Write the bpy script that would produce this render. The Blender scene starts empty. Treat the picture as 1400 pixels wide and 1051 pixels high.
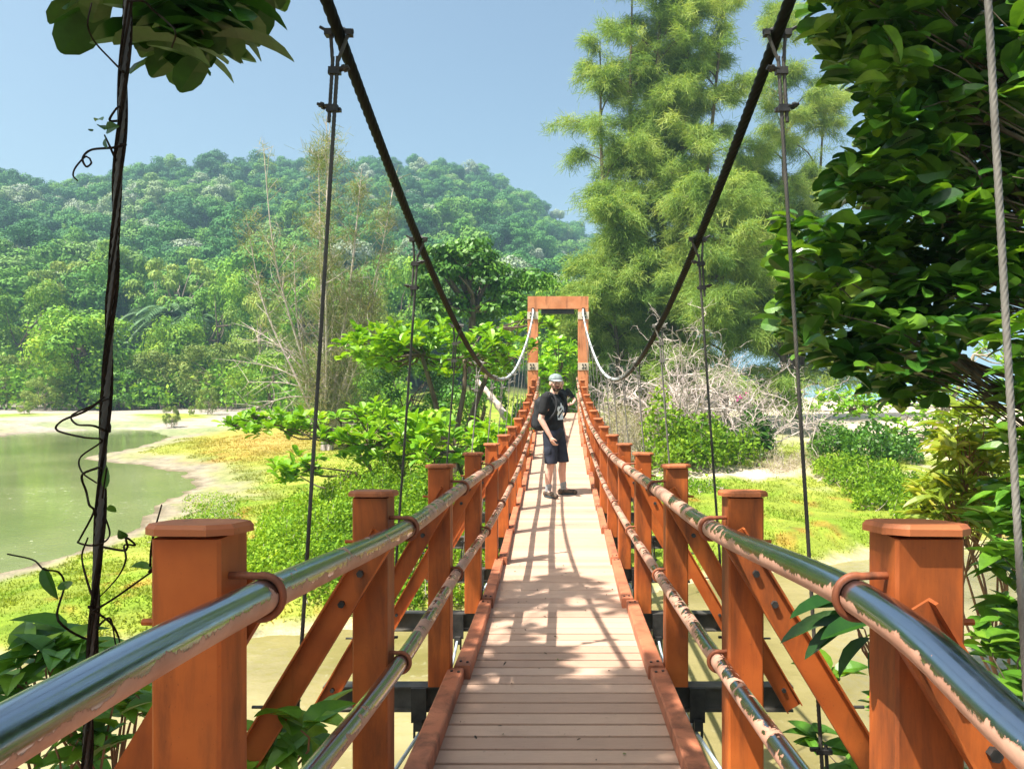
import bpy, bmesh, math, random
import numpy as np
from mathutils import Vector, Matrix

rng = np.random.default_rng(7)
random.seed(7)
S = bpy.context.scene
COL = S.collection
RAD = math.radians

# ------------------------------------------------------------------ camera frame
YAW = 0.0          # the camera looks straight along the bridge; the frame is shifted sideways (a crop)
CX = 763.0
FW = np.array([-math.sin(YAW), math.cos(YAW), 0.0])
RT = np.array([math.cos(YAW), math.sin(YAW), 0.0])
HOR = 515.0
WATER = -3.0


def P(px, py, d):
    """A point seen at photo pixel (px, py) at a distance of d metres along the view."""
    p = FW * d + RT * ((px - CX) / 1000.0 * d)
    return np.array([p[0], p[1], -(py - HOR) / 1000.0 * d])


def ray_plane(px, py, z):
    return P(px, py, -z * 1000.0 / (py - HOR))


# ------------------------------------------------------------------ noise (for terrain)
_perm = rng.random((256, 256))


def vnoise(x, y):
    xi = np.floor(x).astype(int); yi = np.floor(y).astype(int)
    fx = x - xi; fy = y - yi
    fx = fx * fx * (3 - 2 * fx); fy = fy * fy * (3 - 2 * fy)
    g = lambda a, b: _perm[a & 255, b & 255]
    return (g(xi, yi) * (1 - fx) + g(xi + 1, yi) * fx) * (1 - fy) + (g(xi, yi + 1) * (1 - fx) + g(xi + 1, yi + 1) * fx) * fy


def fbm(x, y, o=4):
    s = 0; a = .5
    for i in range(o):
        s = s + a * vnoise(x * 2 ** i + 17.3 * i, y * 2 ** i + 5.1 * i); a *= .5
    return s


def sstep(a, b, x):
    t = np.clip((x - a) / (b - a), 0, 1)
    return t * t * (3 - 2 * t)


# ------------------------------------------------------------------ mesh accumulator
class MB:
    def __init__(s):
        s.v = []; s.f = []; s.a = []; s.c = []; s.n = 0; s.cur = 0; s.m = []

    def add(s, verts, faces, v=0.5, col=None):
        verts = np.asarray(verts, dtype=np.float32).reshape(-1, 3)
        if len(verts) == 0:
            return
        s.v.append(verts)
        for f in (faces if isinstance(faces, list) else [faces]):
            f = np.asarray(f, dtype=np.int32)
            if f.size:
                s.f.append(f + s.n); s.m.append(np.full(len(f), s.cur, dtype=np.int32))
        s.a.append(np.broadcast_to(np.asarray(v, dtype=np.float32), (len(verts),)))
        if col is not None:
            s.c.append(np.broadcast_to(np.asarray(col, dtype=np.float32), (len(verts), 3)))
        s.n += len(verts)

    def mesh(s, name, mat=None, smooth=False):
        me = bpy.data.meshes.new(name)
        V = np.concatenate(s.v)
        me.vertices.add(len(V)); me.vertices.foreach_set('co', V.ravel())
        loops = np.concatenate([f.ravel() for f in s.f])
        tot = np.concatenate([np.full(len(f), f.shape[1], dtype=np.int32) for f in s.f])
        st = np.concatenate([[0], np.cumsum(tot)[:-1]]).astype(np.int32)
        me.loops.add(len(loops)); me.loops.foreach_set('vertex_index', loops)
        me.polygons.add(len(tot)); me.polygons.foreach_set('loop_start', st)
        me.polygons.foreach_set('use_smooth', np.full(len(tot), smooth, dtype=bool))
        me.polygons.foreach_set('material_index', np.concatenate(s.m))
        me.update(calc_edges=True)
        at = me.attributes.new('v', 'FLOAT', 'POINT'); at.data.foreach_set('value', np.concatenate(s.a).astype(np.float32))
        if s.c and sum(len(c) for c in s.c) == len(V):
            C4 = np.ones((len(V), 4), dtype=np.float32); C4[:, :3] = np.concatenate(s.c)
            ca = me.attributes.new('col', 'FLOAT_COLOR', 'POINT'); ca.data.foreach_set('color', C4.ravel())
        for x in (mat if isinstance(mat, (list, tuple)) else [mat]):
            if x: me.materials.append(x)
        me.validate()
        return me

    def obj(s, name, mat=None, parent=None, smooth=False):
        o = bpy.data.objects.new(name, s.mesh(name, mat, smooth))
        COL.objects.link(o)
        if parent is not None: o.parent = parent
        return o

    # --- shapes
    def box(s, c, size, v=.5, rot=None, taper=None):
        h = np.array(size) / 2.
        k = np.array([[-1, -1, -1], [1, -1, -1], [1, 1, -1], [-1, 1, -1], [-1, -1, 1], [1, -1, 1], [1, 1, 1], [-1, 1, 1]], float)
        p = k * h
        if rot is not None: p = p @ np.array(rot).T
        s.add(p + np.array(c), np.array([[0, 3, 2, 1], [4, 5, 6, 7], [0, 1, 5, 4], [1, 2, 6, 5], [2, 3, 7, 6], [3, 0, 4, 7]]), v)

    def prism(s, poly, axis_o, ex, ey, ez, length, v=.5):
        """polygon (list of 2D) in ex/ey from axis_o, extruded along ez."""
        n = len(poly); poly = np.array(poly, float)
        a = axis_o + poly[:, :1] * ex + poly[:, 1:] * ey
        b = a + np.array(ez) * length
        idx = np.arange(n)
        side = np.stack([idx, (idx + 1) % n, (idx + 1) % n + n, idx + n], 1)
        s.add(np.concatenate([a, b]), [side, idx[None, ::-1], idx[None] + n], v)

    def tube(s, pts, rad, n=8, v=.5, cap=True, lobes=0, amp=0., lead=1.):
        pts = np.asarray(pts, float); m = len(pts)
        rad = np.broadcast_to(np.asarray(rad, float), (m,))
        T = np.gradient(pts, axis=0); T /= np.linalg.norm(T, axis=1, keepdims=True) + 1e-12
        up = np.array([0.13, 0.21, .97]) if abs(T[0, 2]) < .9 else np.array([1., .2, 0])
        U = np.cross(T, up); U /= np.linalg.norm(U, axis=1, keepdims=True) + 1e-12
        # parallel-ish frames
        for i in range(1, m):
            u = U[i - 1] - T[i] * np.dot(U[i - 1], T[i]); U[i] = u / (np.linalg.norm(u) + 1e-12)
        W = np.cross(T, U)
        ph = np.linspace(0, 2 * np.pi, n, endpoint=False)
        r = rad[:, None] * np.ones((1, n))
        if lobes:
            L = np.concatenate([[0], np.cumsum(np.linalg.norm(np.diff(pts, axis=0), axis=1))])
            ang = ph[None, :] - 2 * np.pi * L[:, None] / lead
            r = r * (1 - amp + amp * np.abs(np.cos(lobes * .5 * ang)) ** .7)
        ring = pts[:, None, :] + r[..., None] * (np.cos(ph)[None, :, None] * U[:, None, :] + np.sin(ph)[None, :, None] * W[:, None, :])
        i = np.arange(m - 1)[:, None]; j = np.arange(n)[None, :]
        q = np.stack([i * n + j, i * n + (j + 1) % n, (i + 1) * n + (j + 1) % n, (i + 1) * n + j], -1).reshape(-1, 4)
        fs = [q]
        if cap and n >= 3:
            fs += [np.arange(n)[None, ::-1], (np.arange(n) + (m - 1) * n)[None]]
        s.add(ring.reshape(-1, 3), fs, v)

    def ball(s, c, r, nu=12, nv=8, v=.5):
        r = np.broadcast_to(np.asarray(r, float), (3,))
        th = np.linspace(0, np.pi, nv + 1)[1:-1]; ph = np.linspace(0, 2 * np.pi, nu, endpoint=False)
        g = np.stack([np.outer(np.sin(th), np.cos(ph)), np.outer(np.sin(th), np.sin(ph)), np.outer(np.cos(th), np.ones(nu))], -1).reshape(-1, 3)
        V = np.concatenate([g, [[0, 0, 1], [0, 0, -1]]]) * r + np.array(c)
        m = nv - 1
        i = np.arange(m - 1)[:, None]; j = np.arange(nu)[None]
        q = np.stack([i * nu + j, (i + 1) * nu + j, (i + 1) * nu + (j + 1) % nu, i * nu + (j + 1) % nu], -1).reshape(-1, 4)
        jj = np.arange(nu)
        t1 = np.stack([np.full(nu, m * nu), jj, (jj + 1) % nu], 1)
        t2 = np.stack([np.full(nu, m * nu + 1), (m - 1) * nu + (jj + 1) % nu, (m - 1) * nu + jj], 1)
        s.add(V, [q, t1, t2], v)

    def capsule(s, a, b, ra, rb, n=14):
        a = np.array(a, float); b = np.array(b, float)
        s.ball(a, ra, n, 8); s.ball(b, rb, n, 8)
        s.tube([a, a * .5 + b * .5, b], [ra, (ra + rb) / 2, rb], n)

    # --- leaves: one template put at many places
    def leaves(s, pos, d, nrm, L, W, v, kind='quad', fold=.25, droop=.25, col=None):
        pos = np.asarray(pos, float); N = len(pos)
        if N == 0: return
        d = d / (np.linalg.norm(d, axis=1, keepdims=True) + 1e-9)
        side = np.cross(d, nrm); side /= np.linalg.norm(side, axis=1, keepdims=True) + 1e-9
        nn = np.cross(side, d)
        L = np.broadcast_to(L, (N,)); W = np.broadcast_to(W, (N,))
        if kind == 'quad':
            t = np.array([[0, 0, 0], [.5, -.5, 0], [1, 0, 0], [.5, .5, 0]]); F = np.array([[0, 1, 2, 3]])
        elif kind == 'blade':
            t = np.array([[0, -.5, 0], [0, .5, 0], [1, 0, 0]]); F = np.array([[0, 1, 2]])
        elif kind == 'strip':
            t = np.array([[0, -.5, 0], [0, .5, 0], [1, .3, 0], [1, -.3, 0]]); F = np.array([[0, 1, 2, 3]])
        elif kind == 'six':
            t = np.array([[0, 0, 0], [.35, -.45, .08], [.75, -.42, .06], [1, 0, -.1], [.75, .42, .06], [.35, .45, .08], [.5, 0, -.04]])
            F = np.array([[0, 1, 2, 6], [6, 2, 3, 3], [0, 6, 4, 5], [6, 3, 4, 4]])
            F = [np.array([[0, 1, 2, 6], [0, 6, 4, 5]]), np.array([[6, 2, 3], [6, 3, 4]])]
        else:
            ts = [0, .12, .32, .55, .78, .93, 1.0]
            ws = {'ovate': [.03, .34, .5, .46, .28, .11, .005], 'obovate': [.04, .17, .34, .47, .5, .36, .1],
                  'lance': [.02, .28, .46, .5, .38, .17, .005]}[kind]
            t = []
            for a, w in zip(ts, ws):
                z = -droop * a * a
                t += [[a, -w, z + fold * w], [a, 0, z], [a, w, z + fold * w]]
            t = np.array(t)
            F = []
            for i in range(len(ts) - 1):
                for j in (0, 1):
                    F.append([i * 3 + j, i * 3 + j + 1, i * 3 + j + 4, i * 3 + j + 3])
            F = np.array(F)
        k = len(t)
        zsc = np.minimum(L, W * 2.5) if kind not in ('quad', 'blade', 'strip') else L
        V = (pos[:, None, :] + t[None, :, 0:1] * (L[:, None, None] * d[:, None, :]) + t[None, :, 1:2] * (W[:, None, None] * side[:, None, :])
             + t[None, :, 2:3] * (zsc[:, None, None] * nn[:, None, :]))
        off = (np.arange(N) * k)[:, None, None]
        F = [ (f[None] + off).reshape(-1, f.shape[1]) for f in (F if isinstance(F, list) else [F])]
        vv = np.repeat(np.broadcast_to(v, (N,)), k)
        cc = None if col is None else np.repeat(col, k, axis=0)
        s.add(V.reshape(-1, 3), F, vv, cc)


def rvec(n, up=0.):
    x = rng.normal(size=(n, 3)); x[:, 2] += up
    return x / (np.linalg.norm(x, axis=1, keepdims=True) + 1e-9)


def tag(o, label, cat, group=None, kind=None):
    if label: o['label'] = label
    if cat: o['category'] = cat
    if group: o['group'] = group
    if kind: o['kind'] = kind
    return o


def thing(name, label, cat, loc=(0, 0, 0), rotz=0., group=None, scale=1.):
    o = bpy.data.objects.new(name, None); COL.objects.link(o)
    o.location = loc; o.rotation_euler = (0, 0, rotz); o.scale = (scale,) * 3 if np.isscalar(scale) else scale
    o.empty_display_size = .2
    return tag(o, label, cat, group)


def dup(root, label, loc, rotz=0., scale=1., group=None, name=None):
    r = root.copy(); COL.objects.link(r)
    if name: r.name = name
    r.location = loc; r.rotation_euler = (0, 0, rotz); r.scale = (scale,) * 3 if np.isscalar(scale) else scale
    r['label'] = label
    if group: r['group'] = group
    for ch in list(root.children):
        c = ch.copy(); COL.objects.link(c); c.parent = r
        for g in ch.children:
            e = g.copy(); COL.objects.link(e); e.parent = c
    return r


def catmull(pts, step):
    pts = np.asarray(pts, float)
    p = np.concatenate([[2 * pts[0] - pts[1]], pts, [2 * pts[-1] - pts[-2]]])
    out = []
    for i in range(1, len(p) - 2):
        n = max(2, int(np.linalg.norm(p[i + 1] - p[i]) / step))
        t = np.linspace(0, 1, n, endpoint=False)[:, None]
        a, b, c, e = p[i - 1], p[i], p[i + 1], p[i + 2]
        out.append(.5 * ((2 * b) + (-a + c) * t + (2 * a - 5 * b + 4 * c - e) * t ** 2 + (-a + 3 * b - 3 * c + e) * t ** 3))
    out.append(pts[-1:])
    return np.concatenate(out)


# ------------------------------------------------------------------ materials
def new_mat(name):
    m = bpy.data.materials.new(name); m.use_nodes = True
    nt = m.node_tree; nt.nodes.clear()
    out = nt.nodes.new('ShaderNodeOutputMaterial')
    return m, nt, out


def N(nt, typ, **kw):
    n = nt.nodes.new(typ)
    for k, val in kw.items():
        if k.startswith('_'):
            setattr(n, k[1:], val)
        else:
            key = k.replace('__', ' ')
            n.inputs[int(key) if key.isdigit() else key].default_value = val
    return n


def ramp(nt, stops):
    r = nt.nodes.new('ShaderNodeValToRGB'); e = r.color_ramp.elements
    while len(e) > 1: e.remove(e[0])
    e[0].position = stops[0][0]; e[0].color = (*stops[0][1], 1)
    for p, c in stops[1:]:
        x = e.new(p); x.color = (*c, 1)
    return r


def noise(nt, scale, detail=4, rough=.55, vec=None, dist=0.):
    n = N(nt, 'ShaderNodeTexNoise', Scale=scale, Detail=detail, Roughness=rough, Distortion=dist)
    if vec is not None: nt.links.new(vec, n.inputs['Vector'])
    return n


def mixc(nt, fac, a, b, blend='MIX'):
    m = nt.nodes.new('ShaderNodeMix'); m.data_type = 'RGBA'; m.blend_type = blend
    for sock, val in ((m.inputs[0], fac), (m.inputs[6], a), (m.inputs[7], b)):
        if hasattr(val, 'is_linked') or isinstance(val, bpy.types.NodeSocket): nt.links.new(val, sock)
        elif isinstance(val, (int, float)): sock.default_value = val if sock.type == 'VALUE' else (val, val, val, 1)
        else: sock.default_value = (*val, 1)
    return m.outputs[2]


def math_n(nt, op, a, b=None, clamp=False):
    m = nt.nodes.new('ShaderNodeMath'); m.operation = op; m.use_clamp = clamp
    for i, val in enumerate((a, b)):
        if val is None: continue
        if isinstance(val, bpy.types.NodeSocket): nt.links.new(val, m.inputs[i])
        else: m.inputs[i].default_value = val
    return m.outputs[0]


def geo_pos(nt):
    return nt.nodes.new('ShaderNodeNewGeometry').outputs['Position']


def objco(nt):
    return nt.nodes.new('ShaderNodeTexCoord').outputs['Object']


def bump(nt, h, strength=.3, dist=.02):
    b = N(nt, 'ShaderNodeBump', Strength=strength, Distance=dist); nt.links.new(h, b.inputs['Height'])
    return b.outputs[0]


def leaf_mat(name, stops, trans=.3, rough=.45, spec=.35, tint=(1.25, 1.15, .45), rand=.25, colattr=False, mottle=0.):
    m, nt, out = new_mat(name)
    if colattr:
        a = nt.nodes.new('ShaderNodeAttribute'); a.attribute_name = 'col'; base = a.outputs['Color']
    else:
        a = nt.nodes.new('ShaderNodeAttribute'); a.attribute_name = 'v'
        r = ramp(nt, stops); nt.links.new(a.outputs['Fac'], r.inputs[0]); base = r.outputs[0]
    if rand:
        oi = nt.nodes.new('ShaderNodeObjectInfo')
        hs = nt.nodes.new('ShaderNodeHueSaturation')
        mr = N(nt, 'ShaderNodeMapRange'); mr.inputs[3].default_value = 1 - rand; mr.inputs[4].default_value = 1 + rand
        nt.links.new(oi.outputs['Random'], mr.inputs[0]); nt.links.new(mr.outputs[0], hs.inputs['Value'])
        nt.links.new(base, hs.inputs['Color']); base = hs.outputs[0]
    if mottle:
        co = objco(nt); n = noise(nt, mottle, 5, .65, co); r_ = ramp(nt, [(.3, (.62, .66, .60)), (.55, (1, 1, 1)), (.72, (1.35, 1.22, .9))]); nt.links.new(n.outputs[0], r_.inputs[0])
        base = mixc(nt, 1., base, r_.outputs[0], 'MULTIPLY')
    p = N(nt, 'ShaderNodeBsdfPrincipled', Roughness=rough)
    p.inputs['Specular IOR Level'].default_value = spec
    nt.links.new(base, p.inputs['Base Color'])
    if mottle: nt.links.new(bump(nt, n.outputs[0], .35, .006), p.inputs['Normal'])
    if trans:
        t = nt.nodes.new('ShaderNodeBsdfTranslucent')
        nt.links.new(mixc(nt, 1., base, tint, 'MULTIPLY'), t.inputs[0])
        x = N(nt, 'ShaderNodeMixShader'); x.inputs[0].default_value = trans
        nt.links.new(p.outputs[0], x.inputs[1]); nt.links.new(t.outputs[0], x.inputs[2])
        nt.links.new(x.outputs[0], out.inputs[0])
    else:
        nt.links.new(p.outputs[0], out.inputs[0])
    return m


def plain_mat(name, stops, scale=8, rough=.6, spec=.3, metal=0., bstr=.2, bscale=None, detail=5, stretch=None, rough2=None):
    m, nt, out = new_mat(name)
    co = objco(nt)
    if stretch:
        mp = nt.nodes.new('ShaderNodeMapping'); mp.inputs['Scale'].default_value = stretch; nt.links.new(co, mp.inputs[0]); co = mp.outputs[0]
    n = noise(nt, scale, detail, .6, co)
    r = ramp(nt, stops); nt.links.new(n.outputs[0], r.inputs[0])
    p = N(nt, 'ShaderNodeBsdfPrincipled', Roughness=rough, Metallic=metal); p.inputs['Specular IOR Level'].default_value = spec
    nt.links.new(r.outputs[0], p.inputs['Base Color'])
    if rough2 is not None:
        mr = N(nt, 'ShaderNodeMapRange'); mr.inputs[3].default_value = rough; mr.inputs[4].default_value = rough2
        nt.links.new(n.outputs[0], mr.inputs[0]); nt.links.new(mr.outputs[0], p.inputs['Roughness'])
    if bstr:
        n2 = noise(nt, bscale or scale * 3, 5, .6, co)
        nt.links.new(bump(nt, n2.outputs[0], bstr, .01), p.inputs['Normal'])
    nt.links.new(p.outputs[0], out.inputs[0])
    return m


M = {}
M['bark'] = plain_mat('bark', [(.3, (.07, .05, .035)), (.7, (.20, .155, .115))], 9, .9, .1, bstr=.6, stretch=(1, 1, .3))
M['bark_pale'] = plain_mat('bark_pale', [(.3, (.22, .17, .13)), (.7, (.42, .34, .27))], 9, .9, .1, bstr=.4, stretch=(1, 1, .3))
M['deadwood'] = plain_mat('deadwood', [(.3, (.36, .29, .255)), (.7, (.62, .52, .47))], 6, .85, .1, bstr=.3)
M['twig'] = plain_mat('twig', [(.3, (.16, .08, .04)), (.7, (.36, .19, .10))], 12, .7, .2, bstr=.2)
M['vine'] = plain_mat('vine', [(.3, (.008, .006, .004)), (.7, (.03, .02, .013))], 40, .9, .05, bstr=.5)


def painted_steel(name, lo, hi, dirt=(.06, .022, .010), amount=.5, dscale=5., vary=False):
    m, nt, out = new_mat(name)
    co = geo_pos(nt)
    n = noise(nt, 3.2, 6, .6, co); r = ramp(nt, [(.3, lo), (.7, hi)]); nt.links.new(n.outputs[0], r.inputs[0])
    mp = nt.nodes.new('ShaderNodeMapping'); mp.inputs['Scale'].default_value = (1.3, 1.3, .22); nt.links.new(co, mp.inputs[0])
    n2 = noise(nt, dscale, 9, .68, mp.outputs[0], .4)
    r2 = ramp(nt, [(.56 - amount * .10, (0, 0, 0)), (.74 - amount * .08, (1, 1, 1))]); nt.links.new(n2.outputs[0], r2.inputs[0])
    base = mixc(nt, math_n(nt, 'MULTIPLY', r2.outputs[0], .75), r.outputs[0], dirt)
    n4 = noise(nt, 1.6, 5, .6, co, .6); r4 = ramp(nt, [(.48, (0, 0, 0)), (.68, (1, 1, 1))]); nt.links.new(n4.outputs[0], r4.inputs[0])
    base = mixc(nt, math_n(nt, 'MULTIPLY', r4.outputs[0], .55), base, mixc(nt, .5, base, dirt))
    n3 = noise(nt, 120, 3, .6, co)
    r3 = ramp(nt, [(.66, (0, 0, 0)), (.72, (1, 1, 1))]); nt.links.new(n3.outputs[0], r3.inputs[0])
    base = mixc(nt, math_n(nt, 'MULTIPLY', r3.outputs[0], .35), base, dirt)
    p = N(nt, 'ShaderNodeBsdfPrincipled', Roughness=.5); p.inputs['Specular IOR Level'].default_value = .35
    mr = N(nt, 'ShaderNodeMapRange'); mr.inputs[3].default_value = .38; mr.inputs[4].default_value = .75
    nt.links.new(n2.outputs[0], mr.inputs[0]); nt.links.new(mr.outputs[0], p.inputs['Roughness'])
    nt.links.new(base, p.inputs['Base Color'])
    nt.links.new(bump(nt, n2.outputs[0], .12, .004), p.inputs['Normal'])
    nt.links.new(p.outputs[0], out.inputs[0])
    return m


M['orange'] = painted_steel('orange_paint', (.33, .066, .011), (.54, .135, .024), amount=.85)
M['cap'] = painted_steel('cap_paint', (.36, .10, .034), (.50, .155, .055), amount=.6, dscale=9)
M['kerb'] = painted_steel('kerb_paint', (.40, .125, .06), (.54, .19, .095), dirt=(.03, .018, .012), amount=.9, dscale=3.5)
M['clamp'] = painted_steel('clamp_paint', (.20, .055, .022), (.36, .11, .045), amount=.9, dscale=14)
M['tower'] = painted_steel('tower_paint', (.50, .17, .065), (.64, .26, .12), amount=.3)
M['plate'] = plain_mat('pale_plate', [(.3, (.45, .36, .27)), (.7, (.68, .58, .46))], 12, .5, .4)
M['dark_steel'] = plain_mat('dark_steel', [(.35, (.012, .012, .012)), (.7, (.05, .045, .04))], 14, .55, .4, bstr=.2)
M['beam'] = plain_mat('beam_steel', [(.35, (.035, .032, .028)), (.62, (.10, .09, .075)), (.8, (.20, .18, .15))], 6, .5, .4, bstr=.2)
M['galv'] = plain_mat('galvanised', [(.3, (.30, .30, .29)), (.7, (.55, .55, .53))], 14, .45, .5, metal=.3, bstr=.2)
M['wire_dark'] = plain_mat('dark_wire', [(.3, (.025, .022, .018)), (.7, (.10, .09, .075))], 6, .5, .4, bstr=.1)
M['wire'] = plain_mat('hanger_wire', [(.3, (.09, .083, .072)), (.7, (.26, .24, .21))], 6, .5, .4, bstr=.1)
M['stay'] = plain_mat('stay_wire', [(.3, (.30, .36, .42)), (.7, (.50, .58, .64))], 10, .5, .4, bstr=.1)


def make_rail_mat():
    m, nt, out = new_mat('flaking_paint_on_steel')
    pos = geo_pos(nt)
    sx = nt.nodes.new('ShaderNodeSeparateXYZ'); nt.links.new(pos, sx.inputs[0])
    gn = nt.nodes.new('ShaderNodeNewGeometry')
    sn = nt.nodes.new('ShaderNodeSeparateXYZ'); nt.links.new(gn.outputs['Normal'], sn.inputs[0])
    mp = nt.nodes.new('ShaderNodeMapping'); mp.inputs['Scale'].default_value = (1.0, 1.15, 1.0); nt.links.new(pos, mp.inputs[0])
    n1 = noise(nt, 13, 7, .62, mp.outputs[0], .5)
    n2 = noise(nt, 1.7, 2, .5, pos)
    # worn more on top and towards the near end, as hands have left it
    a = math_n(nt, 'MULTIPLY', sn.outputs['Z'], .17)
    near = N(nt, 'ShaderNodeMapRange'); near.inputs[1].default_value = .9; near.inputs[2].default_value = 3.4; near.inputs[3].default_value = .30; near.inputs[4].default_value = -.02
    nt.links.new(sx.outputs['Y'], near.inputs[0])
    up = N(nt, 'ShaderNodeMapRange'); up.inputs[1].default_value = -.5; up.inputs[2].default_value = .4; up.inputs[3].default_value = -.55; up.inputs[4].default_value = 1.
    nt.links.new(sn.outputs['Z'], up.inputs[0])
    b = math_n(nt, 'MULTIPLY', near.outputs[0], up.outputs[0])
    n5 = noise(nt, 48, 6, .7, pos, .3)
    n6 = noise(nt, 5.5, 3, .5, pos)
    t0 = math_n(nt, 'ADD', math_n(nt, 'MULTIPLY', n1.outputs[0], 1.25), math_n(nt, 'MULTIPLY', n5.outputs[0], .55))
    t0 = math_n(nt, 'SUBTRACT', math_n(nt, 'ADD', t0, math_n(nt, 'MULTIPLY', n6.outputs[0], .8)), .80)
    t = math_n(nt, 'ADD', t0, a)
    t = math_n(nt, 'ADD', t, b)
    t = math_n(nt, 'ADD', t, math_n(nt, 'MULTIPLY', math_n(nt, 'SUBTRACT', n2.outputs[0], .5), .75))
    r = ramp(nt, [(.640, (0, 0, 0)), (.652, (1, 1, 1))]); nt.links.new(t, r.inputs[0])
    paint = N(nt, 'ShaderNodeBsdfPrincipled', Roughness=.55)
    n3 = noise(nt, 9, 5, .6, pos)
    pc = ramp(nt, [(.3, (.36, .17, .11)), (.7, (.54, .31, .22))]); nt.links.new(n3.outputs[0], pc.inputs[0])
    rim = ramp(nt, [(.575, (0, 0, 0)), (.64, (1, 1, 1))]); nt.links.new(t, rim.inputs[0])
    nt.links.new(mixc(nt, math_n(nt, 'MULTIPLY', rim.outputs[0], .65), pc.outputs[0], (.17, .075, .04)), paint.inputs['Base Color'])
    nt.links.new(bump(nt, t, .25, .003), paint.inputs['Normal'])
    st = N(nt, 'ShaderNodeBsdfPrincipled', Metallic=1., Roughness=.17)
    st.inputs['Base Color'].default_value = (.40, .43, .48, 1)
    n4 = noise(nt, 40, 5, .6, mp.outputs[0])
    mr = N(nt, 'ShaderNodeMapRange'); mr.inputs[3].default_value = .08; mr.inputs[4].default_value = .32
    nt.links.new(n4.outputs[0], mr.inputs[0]); nt.links.new(mr.outputs[0], st.inputs['Roughness'])
    x = nt.nodes.new('ShaderNodeMixShader'); nt.links.new(r.outputs[0], x.inputs[0]); nt.links.new(paint.outputs[0], x.inputs[1]); nt.links.new(st.outputs[0], x.inputs[2])
    nt.links.new(x.outputs[0], out.inputs[0])
    return m


M['rail'] = make_rail_mat()


def make_deck_mat():
    m, nt, out = new_mat('composite_boards')
    pos = geo_pos(nt)
    at = nt.nodes.new('ShaderNodeAttribute'); at.attribute_name = 'v'
    r = ramp(nt, [(0, (.34, .205, .14)), (.5, (.46, .295, .205)), (1, (.57, .385, .28))]); nt.links.new(at.outputs['Fac'], r.inputs[0])
    mp = nt.nodes.new('ShaderNodeMapping'); mp.inputs['Scale'].default_value = (1.2, 14, 1); nt.links.new(pos, mp.inputs[0])
    g = noise(nt, 9, 5, .65, mp.outputs[0])
    base = mixc(nt, .5, r.outputs[0], mixc(nt, g.outputs[0], (.33, .20, .145), (.60, .405, .30)))
    d = noise(nt, 2.2, 8, .7, pos); dr = ramp(nt, [(.52, (0, 0, 0)), (.75, (1, 1, 1))]); nt.links.new(d.outputs[0], dr.inputs[0])
    base = mixc(nt, math_n(nt, 'MULTIPLY', dr.outputs[0], .35), base, (.22, .15, .11))
    sp = noise(nt, 60, 2, .5, pos); sr = ramp(nt, [(.72, (0, 0, 0)), (.76, (1, 1, 1))]); nt.links.new(sp.outputs[0], sr.inputs[0])
    base = mixc(nt, math_n(nt, 'MULTIPLY', sr.outputs[0], .5), base, (.12, .08, .05))
    p = N(nt, 'ShaderNodeBsdfPrincipled', Roughness=.6); p.inputs['Specular IOR Level'].default_value = .3
    nt.links.new(base, p.inputs['Base Color']); nt.links.new(bump(nt, g.outputs[0], .12, .004), p.inputs['Normal'])
    nt.links.new(p.outputs[0], out.inputs[0])
    return m


M['deck'] = make_deck_mat()


def make_ground_mat():
    m, nt, out = new_mat('ground_cover')
    pos = geo_pos(nt)
    a = nt.nodes.new('ShaderNodeAttribute'); a.attribute_name = 'col'
    n = noise(nt, 2.3, 8, .7, pos); r = ramp(nt, [(.3, (.55, .6, .6)), (.7, (1.3, 1.25, 1.2))]); nt.links.new(n.outputs[0], r.inputs[0])
    base = mixc(nt, 1., a.outputs['Color'], r.outputs[0], 'MULTIPLY')
    n2 = noise(nt, 22, 6, .7, pos); r2 = ramp(nt, [(.3, (.6, .65, .6)), (.7, (1.25, 1.2, 1.2))]); nt.links.new(n2.outputs[0], r2.inputs[0])
    base = mixc(nt, .8, base, mixc(nt, 1., base, r2.outputs[0], 'MULTIPLY'))
    p = N(nt, 'ShaderNodeBsdfPrincipled', Roughness=.9); p.inputs['Specular IOR Level'].default_value = .15
    nt.links.new(base, p.inputs['Base Color']); nt.links.new(bump(nt, n2.outputs[0], .6, .05), p.inputs['Normal'])
    nt.links.new(p.outputs[0], out.inputs[0])
    return m


M['ground'] = make_ground_mat()


def water_mat(name, c1, c2, nscale, bscale, bstr, rough, speck=0., spec=.5):
    m, nt, out = new_mat(name)
    pos = geo_pos(nt)
    n = noise(nt, nscale, 4, .55, pos); r = ramp(nt, [(.35, c1), (.65, c2)]); nt.links.new(n.outputs[0], r.inputs[0])
    base = r.outputs[0]
    if speck:
        s1 = noise(nt, 7, 4, .6, pos); s2 = noise(nt, .5, 3, .5, pos)
        t = math_n(nt, 'ADD', s1.outputs[0], math_n(nt, 'MULTIPLY', math_n(nt, 'SUBTRACT', s2.outputs[0], .5), .25))
        r2 = ramp(nt, [(.66, (0, 0, 0)), (.70, (1, 1, 1))]); nt.links.new(t, r2.inputs[0])
        base = mixc(nt, math_n(nt, 'MULTIPLY', r2.outputs[0], speck), base, (.55, .56, .42))
    p = N(nt, 'ShaderNodeBsdfPrincipled', Roughness=rough); p.inputs['IOR'].default_value = 1.33; p.inputs['Specular IOR Level'].default_value = spec
    nt.links.new(base, p.inputs['Base Color'])
    b = noise(nt, bscale, 3, .5, pos)
    nt.links.new(bump(nt, b.outputs[0], bstr, .03), p.inputs['Normal'])
    nt.links.new(p.outputs[0], out.inputs[0])
    return m


M['lagoon'] = water_mat('lagoon_water', (.12, .145, .05), (.19, .21, .09), .25, 5, .14, .04, .7, .7)
M['creek'] = water_mat('creek_water', (.16, .135, .05), (.29, .245, .115), .6, 7, .4, .04, .12)
M['sea'] = water_mat('sea_water', (.16, .34, .46), (.26, .46, .56), .05, .8, .3, .12)
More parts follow.
